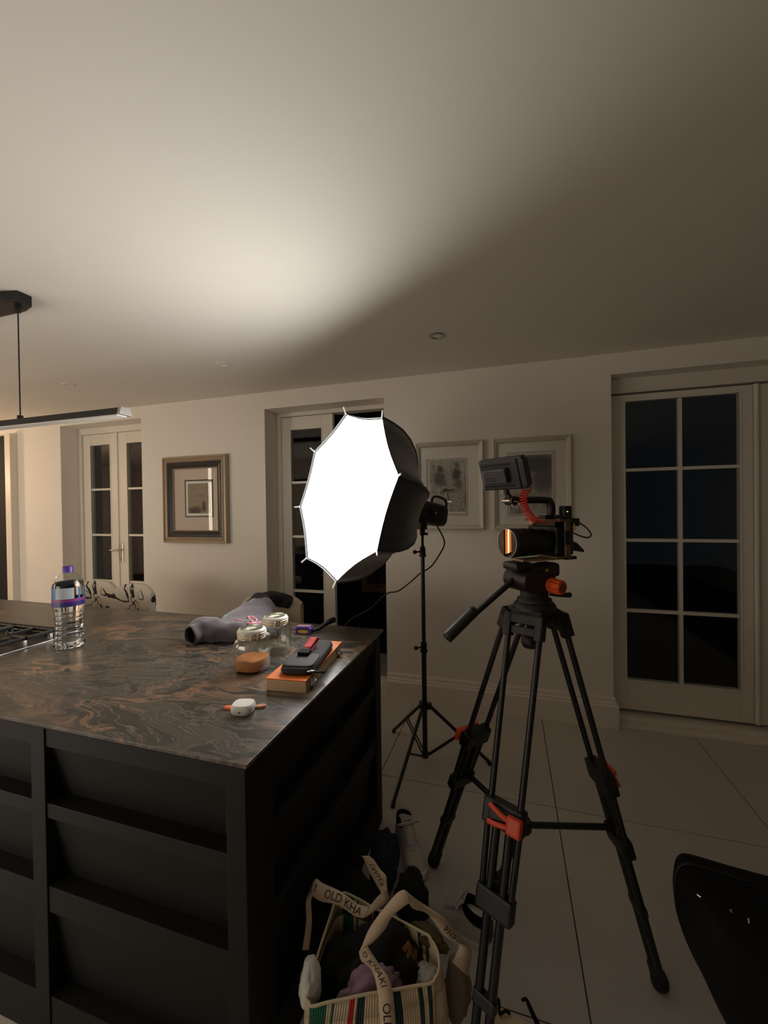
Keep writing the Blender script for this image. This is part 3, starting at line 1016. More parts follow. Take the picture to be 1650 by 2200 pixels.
MB().tube([q9(0.040, -0.140, 0.014), q9(0.052, -0.143, 0.016), q9(0.062, -0.138, 0.014)], 0.0035, n=8, res=4).build('clip', CHROME, po)

# ------------------------------------------------------------------ earphone case
ec = V((-0.733, 0.985, ZT))
ea = thing('earphone_case', 'white rounded earphone case lying at the front of the worktop', 'case', ec)
RE = Rz(14) @ Matrix.Rotation(math.radians(0), 3, 'X')
rr = []
for i in range(9):
    t = i / 8
    s = (1 - abs(2 * t - 1) ** 2.6) ** 0.4 if 0 < t < 1 else 0.55
    s = max(s, 0.55)
    rr.append([ec + RE @ V(((0.032 - 0.009 * (1 - s)) * math.copysign(abs(math.cos(a)) ** 0.62, math.cos(a)), (0.0285 - 0.009 * (1 - s)) * math.copysign(abs(math.sin(a)) ** 0.62, math.sin(a)), 0.0265 * t)) for a in [2 * math.pi * k / 40 for k in range(40)]])
eb = MB().ring_loft(rr).build('case_shell', WHT, ea)
MB().tube([ec + RE @ V((x, -0.0284, 0.011)) for x in (-0.003, 0.003)], 0.0016, n=8).build('charging_port', INK, eb)
for (p, rot, lab, m_, nm) in (((-0.785, 0.992), 12, 'small orange plectrum shaped tip left of the earphone case', mat('orange_tip', (238, 112, 60), 0.5), 'orange_pick'), ((-0.703, 1.022), 30, 'small tan plectrum shaped tip behind the earphone case', mat('tan_tip', (196, 136, 96), 0.5), 'tan_pick')):
    c = V((p[0], p[1], ZT + 0.0015))
    Rr = Rz(rot)
    mb = MB()
    ring = [c + Rr @ V((0.019 * math.cos(a), 0.010 * math.sin(a) * (1 + 0.25 * math.cos(a)), 0)) for a in [2 * math.pi * k / 24 for k in range(24)]]
    mb.ring_loft([[v + V((0, 0, -0.0015)) for v in ring], [v * 1 + V((0, 0, 0.002)) for v in ring], [c + (v - c) * 0.8 + V((0, 0, 0.004)) for v in ring]])
    tag(mb.build(nm, m_), lab, 'pick')

# ------------------------------------------------------------------ purple headed tool
br = thing('brush', 'black handled brush in a purple card sleeve at the back of the worktop', 'brush', (-0.915, 1.69, ZT))
RB = Rz(8)
cbv = V((-0.915, 1.69, ZT))
rr = [[cbv + RB @ V((x * s, y, z)) for (x, z) in ((-0.036, 0.0), (0.036, 0.0), (0.040, 0.026), (0.030, 0.032), (-0.030, 0.032), (-0.040, 0.026))] for y, s in ((-0.018, 0.9), (-0.014, 1.0), (0.022, 1.0), (0.026, 0.9))]
MB().ring_loft(rr, smooth=False).build('card_sleeve', PURP, br)
MB().add([cbv + RB @ V((0.026 * math.cos(a), -0.0188, 0.013 + 0.008 * math.sin(a))) for a in [2 * math.pi * k / 20 for k in range(20)]], [tuple(range(20))]).build('yellow_badge', YEL, br)
MB().box((-0.032, -0.012, 0.0325), (0.030, 0.02, 0.035), R=RB, c=cbv).build('sleeve_top', mat('lilac_card', (150, 116, 130), 0.5), br)
MB().tube([cbv + V(p) for p in ((0.026, 0.004, 0.012), (0.055, 0.030, 0.016), (0.075, 0.060, 0.030), (0.090, 0.085, 0.038), (0.105, 0.11, 0.042))], lambda t: 0.008 + 0.006 * t * (1 if t < 0.97 else 0.6), n=12, res=6).build('handle', BLKP, br)

# ------------------------------------------------------------------ stools behind the island
def stool(c, rz, label, mt, w=0.40):
    c = V(c)
    R = Rz(rz)
    t = thing('bar_stool', label, 'stool', c, 'bar stools behind the island')

    def q(x, y, z):
        return c + R @ V((x, y, z))
    bk = MB()
    rr = []
    for i in range(13):
        u = -1 + 2 * i / 12
        x = w / 2 * u
        zt = 0.965 - 0.05 * abs(u) ** 3
        yo = -0.03 * u * u
        rr.append([q(x, yo + 0.02, 0.62), q(x, yo - 0.022, 0.62), q(x, yo - 0.026, zt - 0.03), q(x, yo - 0.012, zt), q(x, yo + 0.012, zt), q(x, yo + 0.026, zt - 0.03)])
    bk.ring_loft(rr).build('backrest', mt, t)
    st_ = MB()
    st_.ring_loft([[q(w / 2 * s * math.copysign(abs(math.cos(a)) ** 0.5, math.cos(a)), -0.20 + 0.19 * s * math.copysign(abs(math.sin(a)) ** 0.5, math.sin(a)), z_) for a in [2 * math.pi * k / 28 for k in range(28)]] for s, z_ in ((0.94, 0.58), (1.0, 0.595), (1.0, 0.635), (0.93, 0.655))])
    st_.build('seat', mt, t)
    for sx in (-1, 1):
        for y in (-0.36, -0.04):
            MB().cyl(q(sx * (w / 2 - 0.05), y, 0.58), q(sx * (w / 2 - 0.02), y + (-0.02 if y < -0.2 else 0.02), 0), 0.016, 0.011, n=12).build('leg', DKWD, t)
    MB().tube([q(-w / 2 + 0.03, -0.37, 0.22), q(w / 2 - 0.03, -0.37, 0.22)], 0.009).build('foot_rail', DKWD, t)
    return t


stool((-3.05, 2.36, 0), 0, 'branch printed stool behind the island, left of the pair', BRANCH)
stool((-2.64, 2.33, 0), -4, 'branch printed stool behind the island, right of the pair', BRANCH, 0.38)
stool((-1.44, 2.27, 0), 6, 'beige upholstered stool with a grey garment draped over it', mat('beige_fabric', (196, 180, 154), 0.85, var=0.05, scale=150, bump=0.2), 0.40)

# ------------------------------------------------------------------ grey garment
ga = thing('fleece_jacket', 'crumpled grey fleece jacket with pink drawcord on the back of the worktop', 'jacket', (-1.2, 1.7, ZT))


def cloth_loft(ctrl, name, m_, n=28, amp=0.010, freq=9.0, res=7, floor=None, solid=0.004, cap0=False, cap1=True, mtx=None):
    """ctrl: (centre, half width, half height, width direction)"""
    P_ = catmull([V(c[0]) for c in ctrl], res)
    S_ = catmull([V((c[1], c[2], 0)) for c in ctrl], res)
    W_ = catmull([V(c[3]) for c in ctrl], res)
    rr = []
    for i, p in enumerate(P_):
        t = (P_[min(i + 1, len(P_) - 1)] - P_[max(i - 1, 0)]).normalized()
        w = W_[i] - t * W_[i].dot(t)
        w.normalize()
        h = t.cross(w)
        ring = []
        for k in range(n):
            a = 2 * math.pi * k / n
            v = p + w * math.cos(a) * S_[i].x + h * math.sin(a) * S_[i].y
            d = (v - p).normalized()
            v = v + d * amp * (noise.noise(v * freq) + 0.5 * noise.noise(v * freq * 2.3))
            if floor is not None and v.z < floor:
                v.z = floor + 0.001 * (k % 2)
            ring.append(v)
        rr.append(ring)
    return MB().ring_loft(rr, 0, cap0, cap1)


up = V((0, 0, 1))
s1 = cloth_loft([(atZ(440, 1357, 0.966) + V((-0.035, -0.05, 0)), 0.042, 0.040, up), (atZ(448, 1352, 0.97) + V((-0.01, -0.015, 0)), 0.050, 0.048, up), (atZ(490, 1355, 0.965), 0.042, 0.046, up), (atZ(540, 1353, 0.96), 0.038, 0.052, up), (atZ(600, 1349, 0.955), 0.034, 0.05, up)], 'sleeve', GREY, floor=ZT + 0.002, amp=0.017, freq=13)
# dark rolled opening
s1o = s1.build('sleeve', GREY, ga, solid=0.005)
inn = cloth_loft([(atZ(440, 1357, 0.966) + V((-0.033, -0.047, 0)), 0.037, 0.035, up), (atZ(462, 1350, 0.968) + V((0, 0, 0)), 0.036, 0.03, up)], 'x', GREYD, floor=ZT + 0.006, amp=0.012, cap1=True)
inn.build('sleeve_lining', DARKC, ga)
b2 = cloth_loft([(atY(492, 1342, 1.60), 0.10, 0.016, V((1, -0.2, 0.1))), (atY(520, 1332, 1.68), 0.11, 0.024, V((1, -0.3, -0.1))), (atY(548, 1318, 1.80), 0.095, 0.03, V((1, -0.5, -0.25))), (atY(560, 1306, 1.92), 0.075, 0.035, V((1, -0.6, -0.4))), (atY(572, 1296, 2.04), 0.05, 0.03, V((1, -0.6, -0.4)))], 'body', GREY, floor=ZT + 0.003, amp=0.016, freq=12, cap0=True)
b2.build('body', GREY, ga)
d3 = cloth_loft([(atY(538, 1302, 1.98), 0.02, 0.03, V((0.3, -0.9, 0.2))), (atY(556, 1288, 2.08), 0.038, 0.04, V((0.2, -0.9, 0.4))), (atY(580, 1285, 2.17), 0.042, 0.038, V((0.1, -0.6, 0.8))), (atY(606, 1288, 2.23), 0.040, 0.034, V((0, -0.5, 0.9))), (atY(624, 1294, 2.26), 0.034, 0.030, V((0, -0.5, 0.9)))], 'collar', GREYD, amp=0.016, freq=11, cap0=True)
d3.build('lined_hood', GREYD, ga)
d4 = cloth_loft([(atY(556, 1286, 2.06), 0.05, 0.012, V((1, 0, 0.1))), (atY(566, 1304, 2.0), 0.045, 0.012, V((1, -0.2, 0))), (atY(574, 1322, 1.96), 0.02, 0.008, V((1, -0.2, 0)))], 'fold', GREYD, amp=0.008, cap0=True)
d4.build('hanging_fold', GREYD, ga)
from mathutils.bvhtree import BVHTree
cloth = MB()
for m_ in (s1, b2):
    cloth.add(m_.v, m_.f)
bv_ = BVHTree.FromPolygons(cloth.v, cloth.f)
cord = []
for (x, y) in ((507, 1331), (521, 1334), (532, 1339), (547, 1338), (551, 1331), (541, 1325), (534, 1326), (540, 1334), (549, 1339), (560, 1337)):
    h = bv_.ray_cast(CAM, ray(x, y).normalized())[0]
    if h:
        cord.append(h - ray(x, y).normalized() * 0.004)
MB().tube(cord, 0.0042, n=8, res=5).build('drawcord', PINK, ga)
MB().ring_loft([[atY(484, 1331, 1.66) + V((0.028 * s * math.cos(a), 0.01, 0.02 * s * math.sin(a) + 0.0)) + V((0, dy, 0)) for a in [2 * math.pi * k / 16 for k in range(16)]] for s, dy in ((0.7, -0.01), (1, 0), (0.7, 0.01))]).build('mint_facing', MINT, ga)

# ------------------------------------------------------------------ light stand
PX, PY = -0.474, 2.304
ls = thing('light_stand', 'tall black tripod light stand holding the softbox lamp', 'light stand', (PX, PY, 0))
MB().cyl((PX, PY, 0.045), (PX, PY, 0.72), 0.0145, n=20).build('lower_pole', BLK, ls)
MB().cyl((PX, PY, 0.70), (PX, PY, 1.28), 0.0115, n=20).build('upper_pole', BLK, ls)
MB().cyl((PX, PY, 1.22), (PX, PY, 1.40), 0.008, n=16).build('spigot_pole', BLK, ls)
for z_, r_ in ((0.69, 0.018), (1.245, 0.017)):
    c = MB().cyl((PX, PY, z_ - 0.02), (PX, PY, z_ + 0.025), r_, n=20).cyl((PX, PY, z_ - 0.028), (PX, PY, z_ - 0.018), r_ + 0.004, n=20).build('collar', BLKP, ls)
    MB().cyl((PX - 0.01, PY - 0.01, z_), (PX - 0.036, PY - 0.028, z_), 0.005, n=10).cyl((PX - 0.034, PY - 0.027, z_), (PX - 0.046, PY - 0.036, z_), 0.011, n=12).build('knob', BLKP, c)
hubs = MB().cyl((PX, PY, 0.325), (PX, PY, 0.365), 0.021, n=20)
MB().cyl((PX, PY, 0.045), (PX, PY, 0.075), 0.019, n=20).build('brace_hub', BLKP, ls)
feet = [V((-0.745, 2.582, 0.012)), V((-0.566, 1.925, 0.012)), V((-0.112, 2.405, 0.012))]
for f in feet:
    d = (V((f.x, f.y, 0)) - V((PX, PY, 0))).normalized()
    hubs.box((-0.010, -0.012, -0.016), (0.022, 0.012, 0.016), R=Matrix.Rotation(math.atan2(d.y, d.x), 3, 'Z'), c=V((PX, PY, 0.345)) + d * 0.018)
hubs.build('leg_hub', BLKP, ls)
for f in feet:
    d = (V((f.x, f.y, 0)) - V((PX, PY, 0))).normalized()
    top = V((PX, PY, 0.345)) + d * 0.03
    lg = MB().cyl(top, f, 0.010, n=14).build('leg', BLK, ls)
    MB().cyl(f + (top - f) * 0.03, f - V((0, 0, 0.011)) - d * 0.0, 0.0125, 0.011, n=14).build('rubber_foot', BLKP, lg)
    mid = top + (f - top) * 0.50
    for e in (-1, 1):
        q = d.cross(up) * 0.008 * e
        MB().cyl(V((PX, PY, 0.06)) + d * 0.02 + q, mid + q, 0.0045, n=8).build('brace', BLK, lg)

# ------------------------------------------------------------------ softbox with lamp head
nrm = V((-0.553, -0.815, 0.175)).normalized()        # face normal
FC = V((-0.781, 1.856, 1.572))
RAD = 0.43
hax = up.cross(nrm).normalized()
vax = nrm.cross(hax)


def sbp(r, t, d):
    """point at radius r, angle t, depth d behind the face"""
    return FC + (hax * math.cos(t) + vax * math.sin(t)) * r - nrm * d


# solve the octagon spin so that a corner lies at the photo's lowest corner
low = atD(726, 1248, 1.9)
best = min(range(360), key=lambda k: ((lambda p: ((p - CAM).dot(cr) / (p - CAM).dot(fw) * FPX + 825 - 726) ** 2 + (1100 - (p - CAM).dot(cu) / (p - CAM).dot(fw) * FPX - 1248) ** 2)(sbp(RAD, math.radians(k), 0))))
SP = math.radians(best)
sx = thing('softbox', 'large glowing octagonal softbox with black shell', 'softbox', FC)
prof = [(1.0, -0.012), (1.0, 0.0), (0.985, 0.06), (0.95, 0.13), (0.88, 0.20), (0.77, 0.27), (0.62, 0.33), (0.44, 0.38), (0.27, 0.415), (0.19, 0.43)]
NS = 6


def octring(s, d, sag):
    ring = []
    for k in range(8):
        a0, a1 = SP + k * math.pi / 4, SP + (k + 1) * math.pi / 4
        p0, p1 = sbp(RAD * s, a0, d), sbp(RAD * s, a1, d)
        for i in range(NS):
            t = i / NS
            p = p0.lerp(p1, t)
            w = math.sin(math.pi * t)
            ring.append(p + ((FC - nrm * d) - p) * (sag * w))
    return ring


rings = [octring(s, d, 0.035 + 0.05 * (0 if d <= 0 else min(1, d / 0.25))) for s, d in prof]
n_ = len(rings[0])
shell = MB().ring_loft(rings, 0, False, False)
shell.build('shell', SBOX, sx)
lin_ = MB().ring_loft([[v + (FC - nrm * 0.1 - v) * 0.012 for v in r] for r in rings[1:]], 0, False, False)
lin_.build('lining', SILV, sx)
ww = MB()
dr = octring(0.985, -0.001, 0.035)
dc = FC + nrm * 0.05
drs = [dr, [dc.lerp(v, 0.85) + nrm * 0.011 for v in dr], [dc.lerp(v, 0.65) + nrm * 0.013 for v in dr], [dc.lerp(v, 0.35) + nrm * 0.010 for v in dr], [dc.lerp(v, 0.12) for v in dr]]
ww.ring_loft(drs, 0, False, True)
ww.build('diffuser', emit_mat('lit_diffuser', (1.0, 0.965, 0.92), SOFTBOX_STRENGTH), sx)
for k in range(8):
    a = SP + k * math.pi / 4
    p = sbp(RAD * 1.0, a, 0)
    d = (hax * math.cos(a) + vax * math.sin(a))
    MB().tube([p + d * -0.004 + nrm * 0.01, p + d * 0.030 + nrm * 0.026], 0.0042, n=8).build('rod_tip', WHT, sx)
    MB().tube([sbp(RAD * s_ * 1.006, a, d_) for s_, d_ in prof[1:]], 0.003, n=6).build('rib', SBOX, sx)

lh = thing('studio_lamp', 'black studio lamp head with rear handle behind the softbox', 'studio lamp', FC - nrm * 0.55)


def lp(a, r=0.0, t=0.0):
    return FC - nrm * a + (hax * math.cos(t) + vax * math.sin(t)) * r


MB().lathe([(0.082, 0.432), (0.086, 0.440), (0.086, 0.455), (0.066, 0.462)], FC, -nrm, n=32).build('speed_ring', BLK, lh)
hb_ = MB().lathe([(0.056, 0.45), (0.062, 0.47), (0.064, 0.52), (0.066, 0.66), (0.064, 0.70), (0.056, 0.712), (0.001, 0.714)], FC, -nrm, n=40, power=4.0)
hb_.build('lamp_body', BLKP, lh)
hp = [lp(0.62, 0.066, math.pi / 2), lp(0.63, 0.10, math.pi / 2), lp(0.67, 0.112, math.pi / 2), lp(0.735, 0.102, math.pi / 2), lp(0.752, 0.06, math.pi / 2), lp(0.742, 0.0, 0), lp(0.71, 0.035, -math.pi / 2)]
MB().tube(hp, 0.0075, n=10, res=5).build('handle', BLKP, lh)
sidev = hax if hax.dot(V((0.3, -1, 0))) > 0 else -hax
ts = 0 if sidev == hax else math.pi
kn = lp(0.585, 0.060, ts)
MB().cyl(kn, kn + sidev * 0.022, 0.020, n=20).build('tilt_knob', BLKP, lh)
MB().cyl(kn + sidev * 0.022, kn + sidev * 0.024, 0.006, n=12).build('knob_cap', CHROME, lh)
tp = lp(0.585, 0.0, 0)
MB().box((-0.020, -0.024, 1.375), (0.020, 0.024, 1.435), c=(PX, PY, 0), R=Rz(35)).cyl((PX, PY, 1.34), (PX, PY, 1.38), 0.015, n=18).cyl((PX, PY, 1.355), (PX + 0.03, PY + 0.01, 1.345), 0.008, n=10).build('tilt_bracket', BLKP, lh)
cb_pts = [lp(0.69, 0.062, -math.pi / 2), atD(955, 1165, 2.44), atD(942, 1195, 2.43), atD(925, 1218, 2.42), atD(903, 1232, 2.40), atD(880, 1252, 2.42), atD(855, 1270, 2.45), atD(830, 1276, 2.5), atD(795, 1308, 2.55), atD(745, 1340, 2.6), atD(700, 1420, 2.62), atZ(640, 1580, 0.006)]
MB().tube(cb_pts, 0.0045, n=8, res=6).build('power_cable', BLKP, lh)

# ------------------------------------------------------------------ camera tripod
TO = V((0.075, 1.30, 0))
FWD, SID = V((-0.788, -0.616, 0)).normalized(), V((0.616, -0.788, 0)).normalized()


def rg(a, b, c):
    return TO + FWD * a + SID * b + V((0, 0, c))


RR = Matrix((FWD, SID, up)).transposed()
tr = thing('camera_tripod', 'black video tripod with orange levers in front of the wall', 'tripod', (0.0, 1.3, 0))
footA, footB, footC = V((-0.318, 1.662, 0.0)), V((0.442, 1.425, 0.0)), V((-0.100, 0.955, 0.0))
crown_c = V((0.075, 1.30, 1.19))
cw = MB().lathe([(0.03, -0.035), (0.050, -0.030), (0.062, -0.005), (0.062, 0.012), (0.054, 0.022), (0.048, 0.024)], crown_c, n=28, cap0=True)
cw.build('bowl', BLKP, tr)
MB().cyl(crown_c + V((-0.01, 0, -0.03)), crown_c + V((-0.012, 0, -0.075)), 0.012, n=16).lathe([(0.010, -0.075), (0.026, -0.078), (0.028, -0.105), (0.022, -0.118), (0.001, -0.118)], crown_c + V((-0.012, 0, 0)), n=16).build('bowl_clamp', BLKP, tr)


def leg(foot, t_end, rigid=0.05):
    rad = V((foot.x - crown_c.x, foot.y - crown_c.y, 0)).normalized()
    w = rad.cross(up)
    top = crown_c + rad * 0.062 + V((0, 0, -0.012))
    d = (foot - top)
    Lg = d.length
    d = d.normalized()
    nn = w.cross(d)

    def q(t, a=0.0, b=0.0):
        return top + d * (t * Lg) + w * a + nn * b
    Rl = Matrix((w, nn, d)).transposed()
    hg = MB().box((-0.058, -0.016, -0.006), (0.058, 0.016, 0.022), R=Rl, c=top, bev=0.004)
    hg.box((-0.058, -0.018, -0.006), (-0.036, 0.018, 0.062), R=Rl, c=top, bev=0.004).box((0.036, -0.018, -0.006), (0.058, 0.018, 0.062), R=Rl, c=top, bev=0.004)
    hg.box((-0.036, -0.012, 0.030), (0.036, 0.012, 0.052), R=Rl, c=top, bev=0.003)
    hg.cyl(top - w * 0.045 - rad * 0.02, top + w * 0.045 - rad * 0.02, 0.022, n=16)
    rt = hg.build('leg', BLKP, tr)
    t1 = 0.405
    for e in (-1, 1):
        MB().cyl(q(0.02, e * 0.047), q(t1 + 0.03, e * 0.042), 0.0088, n=14).build('upper_tube', BLK, rt)
    MB().box((-0.056, -0.019, 0), (0.056, 0.019, 0.062), R=Rl, c=q(t1), bev=0.006).box((-0.050, 0.012, 0.010), (0.035, 0.026, 0.052), R=Rl, c=q(t1), bev=0.005).build('leg_clamp', BLKP, rt)
    t2 = 0.575
    for e in (-1, 1):
        MB().cyl(q(t1 + 0.03, e * 0.046), q(t2 + 0.02, e * 0.040), 0.0085, n=14).build('middle_tube', BLK, rt)
        MB().cyl(q(t1 + 0.03, e * 0.019), q(0.955, e * 0.017), 0.0115, n=14).build('lower_tube', BLK, rt)
    MB().box((-0.050, -0.017, 0), (0.050, 0.017, 0.055), R=Rl, c=q(t2), bev=0.006).build('leg_clamp', BLKP, rt)
    MB().box((-0.030, -0.012, 0), (0.030, 0.012, 0.03), R=Rl, c=q(0.76), bev=0.004).build('leg_bridge', BLKP, rt)
    ft = MB().box((-0.024, -0.016, -0.08), (0.024, 0.016, -0.03), R=Rl, c=q(1.0), bev=0.006)
    ft.ring_loft([[q(1.0) - d * h + (w * math.cos(a) + nn * math.sin(a)) * r_ for a in [2 * math.pi * k / 16 for k in range(16)]] for h, r_ in ((0.05, 0.022), (0.03, 0.026), (0.018, 0.024))])
    fo = ft.build('rubber_foot', BLKP, rt)
    # claw shaped orange lever on the outer face of the clamp
    lv = MB()
    for z0_, z1_ in ((0.010, 0.024), (0.050, 0.040)):
        lv.tube([q(t1) + w * x + nn * y + d * z for x, y, z in ((0.030, 0.029, z0_), (0.012, 0.034, z0_ + (z1_ - z0_) * 0.25), (-0.010, 0.035, z0_ + (z1_ - z0_) * 0.7), (-0.030, 0.033, z1_))], 0.0068, n=10, res=5)
    lv.box((-0.062, 0.020, 0.010), (-0.022, 0.041, 0.054), R=Rl, c=q(t1), bev=0.007)
    lv.build('clamp_lever', REDP, rt)
    return q


qC = leg(footC, 1)
qA = leg(footA, 1)
qB = leg(footB, 1)
hub = V((0.035, 1.30, 0.52))
sp_ = MB().lathe([(0.022, -0.018), (0.026, -0.012), (0.026, 0.012), (0.022, 0.018)], hub, n=20, cap0=True, cap1=True).build('spreader_hub', BLKP, tr)
for q in (qA, qB, qC):
    e = q(0.565)
    s_ = hub + (e - hub).normalized() * 0.022
    MB().tube([s_, e], 0.0095, n=10).build('spreader_arm', BLK, sp_)
    MB().cyl(e - (e - hub).normalized() * 0.03, e, 0.014, n=12).build('arm_joint', BLKP, sp_)

# fluid head
fh = MB().lathe([(0.050, 1.212), (0.050, 1.222), (0.040, 1.226), (0.042, 1.250), (0.040, 1.262)], TO, n=28, cap0=True, cap1=True)
fh.box((-0.055, -0.036, 1.255), (0.048, 0.036, 1.325), R=RR, c=TO, bev=0.014)
fh.cyl(rg(0.040, -0.052, 1.280), rg(0.040, 0.046, 1.280), 0.034, n=24).cyl(rg(0.0, -0.050, 1.278), rg(0.0, 0.048, 1.278), 0.030, n=24)
fh.box((-0.075, -0.030, 1.285), (-0.02, 0.030, 1.328), R=RR, c=TO, bev=0.012)
fh.box((0.03, -0.034, 1.312), (0.092, 0.034, 1.336), R=RR, c=TO, bev=0.010)
hd_ = fh.build('fluid_head', BLKP, tr)
kn = MB()
kc0, kc1 = rg(-0.018, 0.046, 1.268), rg(-0.024, 0.088, 1.266)
kn.cyl(kc0, kc1, 0.0205, 0.0185, n=24)
ax_ = (kc1 - kc0).normalized()
a_, b_ = basis(ax_)
for k in range(12):
    an = 2 * math.pi * k / 12
    dv = a_ * math.cos(an) + b_ * math.sin(an)
    kn.cyl(kc0 + dv * 0.0205 + ax_ * 0.004, kc1 + dv * 0.0185 - ax_ * 0.002, 0.003, n=6)
kno = kn.build('drag_knob', ORNG, hd_)
MB().cyl(kc1, kc1 + ax_ * 0.0015, 0.013, n=20).build('knob_disc', mat('dark_orange', (120, 48, 24), 0.5), hd_)
MB().cyl(rg(-0.012, 0.036, 1.31), rg(-0.012, 0.040, 1.31), 0.006, n=14).build('brass_screw', BRASS, hd_)
MB().tube([rg(-0.03, 0.03, 1.238), rg(-0.055, 0.05, 1.236), rg(-0.085, 0.055, 1.234)], lambda t: 0.006 + 0.002 * t, n=8, res=4).build('pan_lock', BLKP, hd_)
p0, p1, p2 = rg(0.045, -0.01, 1.295), rg(0.209, 0.0, 1.208), rg(0.301, 0.0, 1.140)
ph = MB().cyl(p0, p2, 0.0085, n=14).build('pan_handle', BLK, tr)
MB().tube([p1, p1 + (p2 - p1) * 0.06, p1 + (p2 - p1) * 0.12, p2 - (p2 - p1) * 0.05, p2], lambda t: 0.0155 if 0.05 < t < 0.95 else 0.0135, n=16, res=4).build('grip', BLKP, ph)
MB().box((-0.085, -0.026, 1.3365), (0.062, 0.026, 1.3435), R=RR, c=TO, bev=0.002).build('slide_plate', TAN, tr)

# ------------------------------------------------------------------ camera
cm = thing('video_camera', 'caged mirrorless camera with big lens on the tripod', 'camera', rg(-0.05, 0, 1.344))
MB().box((-0.118, -0.088, 1.350), (-0.052, 0.040, 1.438), R=RR, c=TO, bev=0.008).box((-0.105, -0.050, 1.432), (-0.06, 0.022, 1.452), R=RR, c=TO, bev=0.008).box((-0.06, -0.090, 1.352), (-0.030, -0.060, 1.425), R=RR, c=TO, bev=0.010).build('body', BLKP, cm)
cg = MB()
for bx_ in ((-0.100, 0.044, 1.344), (-0.100, -0.098, 1.344)):
    cg.box((bx_[0] + 0.008, bx_[1], 1.344), (bx_[0] + 0.026, bx_[1] + 0.008, 1.455), R=RR, c=TO, bev=0.002)
cg.box((-0.10, -0.098, 1.4525), (-0.050, 0.052, 1.4605), R=RR, c=TO, bev=0.002).box((-0.10, -0.098, 1.3437), (-0.04, 0.052, 1.3497), R=RR, c=TO, bev=0.002)
MB().box((-0.052, 0.018, 1.446), (0.035, 0.034, 1.459), R=RR, c=TO, bev=0.002).build('accessory_rail', TAN, cm)
MB().box((-0.088, 0.0525, 1.385), (-0.062, 0.062, 1.425), R=RR, c=TO, bev=0.003).cyl(rg(-0.075, 0.062, 1.405), rg(-0.075, 0.068, 1.405), 0.008, n=16).build('cable_clamp', BLKP, cm)
cg.build('cage', mat('bronze_metal', (104, 82, 60), 0.42, 0.3), cm)
cy = 0.0
LZ = 1.392
lens = MB()
lens.lathe([(0.028, -0.058), (0.033, -0.050), (0.033, -0.038), (0.038, -0.034), (0.039, 0.0), (0.040, 0.004), (0.040, 0.028), (0.041, 0.030), (0.041, 0.056), (0.0425, 0.060), (0.0435, 0.078), (0.0435, 0.098), (0.0415, 0.098), (0.0405, 0.090), (0.036, 0.086)], TO + V((0, 0, LZ)), FWD, n=48)
for k in range(48):
    an = 2 * math.pi * k / 48
    a_, b_ = basis(FWD)
    dv = a_ * math.cos(an) + b_ * math.sin(an)
    for h0, h1, r_ in ((0.006, 0.026, 0.0402), (0.034, 0.052, 0.0412)):
        lens.cyl(TO + V((0, 0, LZ)) + FWD * h0 + dv * r_, TO + V((0, 0, LZ)) + FWD * h1 + dv * r_, 0.0009, n=4)
lo = lens.build('lens', BLKP, cm)
a_, b_ = basis(FWD)
lr = MB()
lr.tube([TO + V((0, 0, LZ)) + FWD * 0.0985 + (a_ * math.cos(t) + b_ * math.sin(t)) * 0.0425 for t in [2 * math.pi * k / 48 for k in range(49)]], 0.0011, n=6)
lr.build('filter_ring', STEEL, lo)
FILT = glass_mat('filter_glass', (0.6, 0.55, 0.42), 1.62)
LENSG = mat('coated_glass', (34, 22, 10), 0.02, 0.0, spec=1.0, coat=1.0)
fe = MB().lathe([(0.0405, 0.091), (0.034, 0.0935), (0.024, 0.0955), (0.012, 0.0965), (0.0005, 0.0968)], TO + V((0, 0, LZ)), FWD, n=40)
fe.build('front_element', LENSG, lo)
MB().cyl(TO + V((0, 0, LZ)) + FWD * 0.0972, TO + V((0, 0, LZ)) + FWD * 0.0982, 0.0412, n=48).build('filter_glass', FILT, lo)
MB().tube([TO + V((0, 0, LZ)) + FWD * -0.036 + (a_ * math.cos(t) + b_ * math.sin(t)) * 0.0345 for t in [2 * math.pi * k / 40 for k in range(41)]], 0.001, n=6).build('red_ring', REDC, lo)
th = MB()
th.tube([rg(-0.066, 0.0, 1.460), rg(-0.068, 0.0, 1.490), rg(-0.062, 0.0, 1.512), rg(-0.045, 0.0, 1.518), rg(0.02, 0.0, 1.519), rg(0.078, 0.0, 1.517)], lambda t: 0.0125 if t < 0.5 else 0.0105, n=12, res=5)
th.box((-0.085, -0.016, 1.4615), (-0.03, 0.016, 1.472), R=RR, c=TO, bev=0.003)
th.build('top_handle', BLKP, cm)
ac = MB().box((-0.118, 0.010, 1.462), (-0.088, 0.034, 1.500), R=RR, c=TO, bev=0.004).box((-0.132, 0.02, 1.438), (-0.095, 0.050, 1.462), R=RR, c=TO, bev=0.004)
ac = ac.build('receiver', BLKP, cm)
MB().box((-0.100, 0.034, 1.481), (-0.096, 0.0355, 1.4835), R=RR, c=TO).build('status_light', emit_mat('green_led', (0.6, 1.0, 0.2), 1.2), ac)
MB().box((-0.108, 0.0525, 1.425), (-0.103, 0.0535, 1.447), R=RR, c=TO).build('yellow_label', YEL, cm)
MB().ring_loft([[rg(a, b, c) for (b, c) in ((0.0, z0_), (0.03, z0_), (0.03, z1_), (0.0, z1_))] for a, z0_, z1_ in ((-0.118, 1.365, 1.395), (-0.14, 1.36, 1.385), (-0.168, 1.355, 1.362))], smooth=False).build('flip_screen', BLKP, cm)
MB().box((-0.145, 0.0, 1.334), (-0.10, 0.025, 1.3435), R=RR, c=TO, bev=0.002).build('plate_stop', BLKP, cm)
DC = 1.20
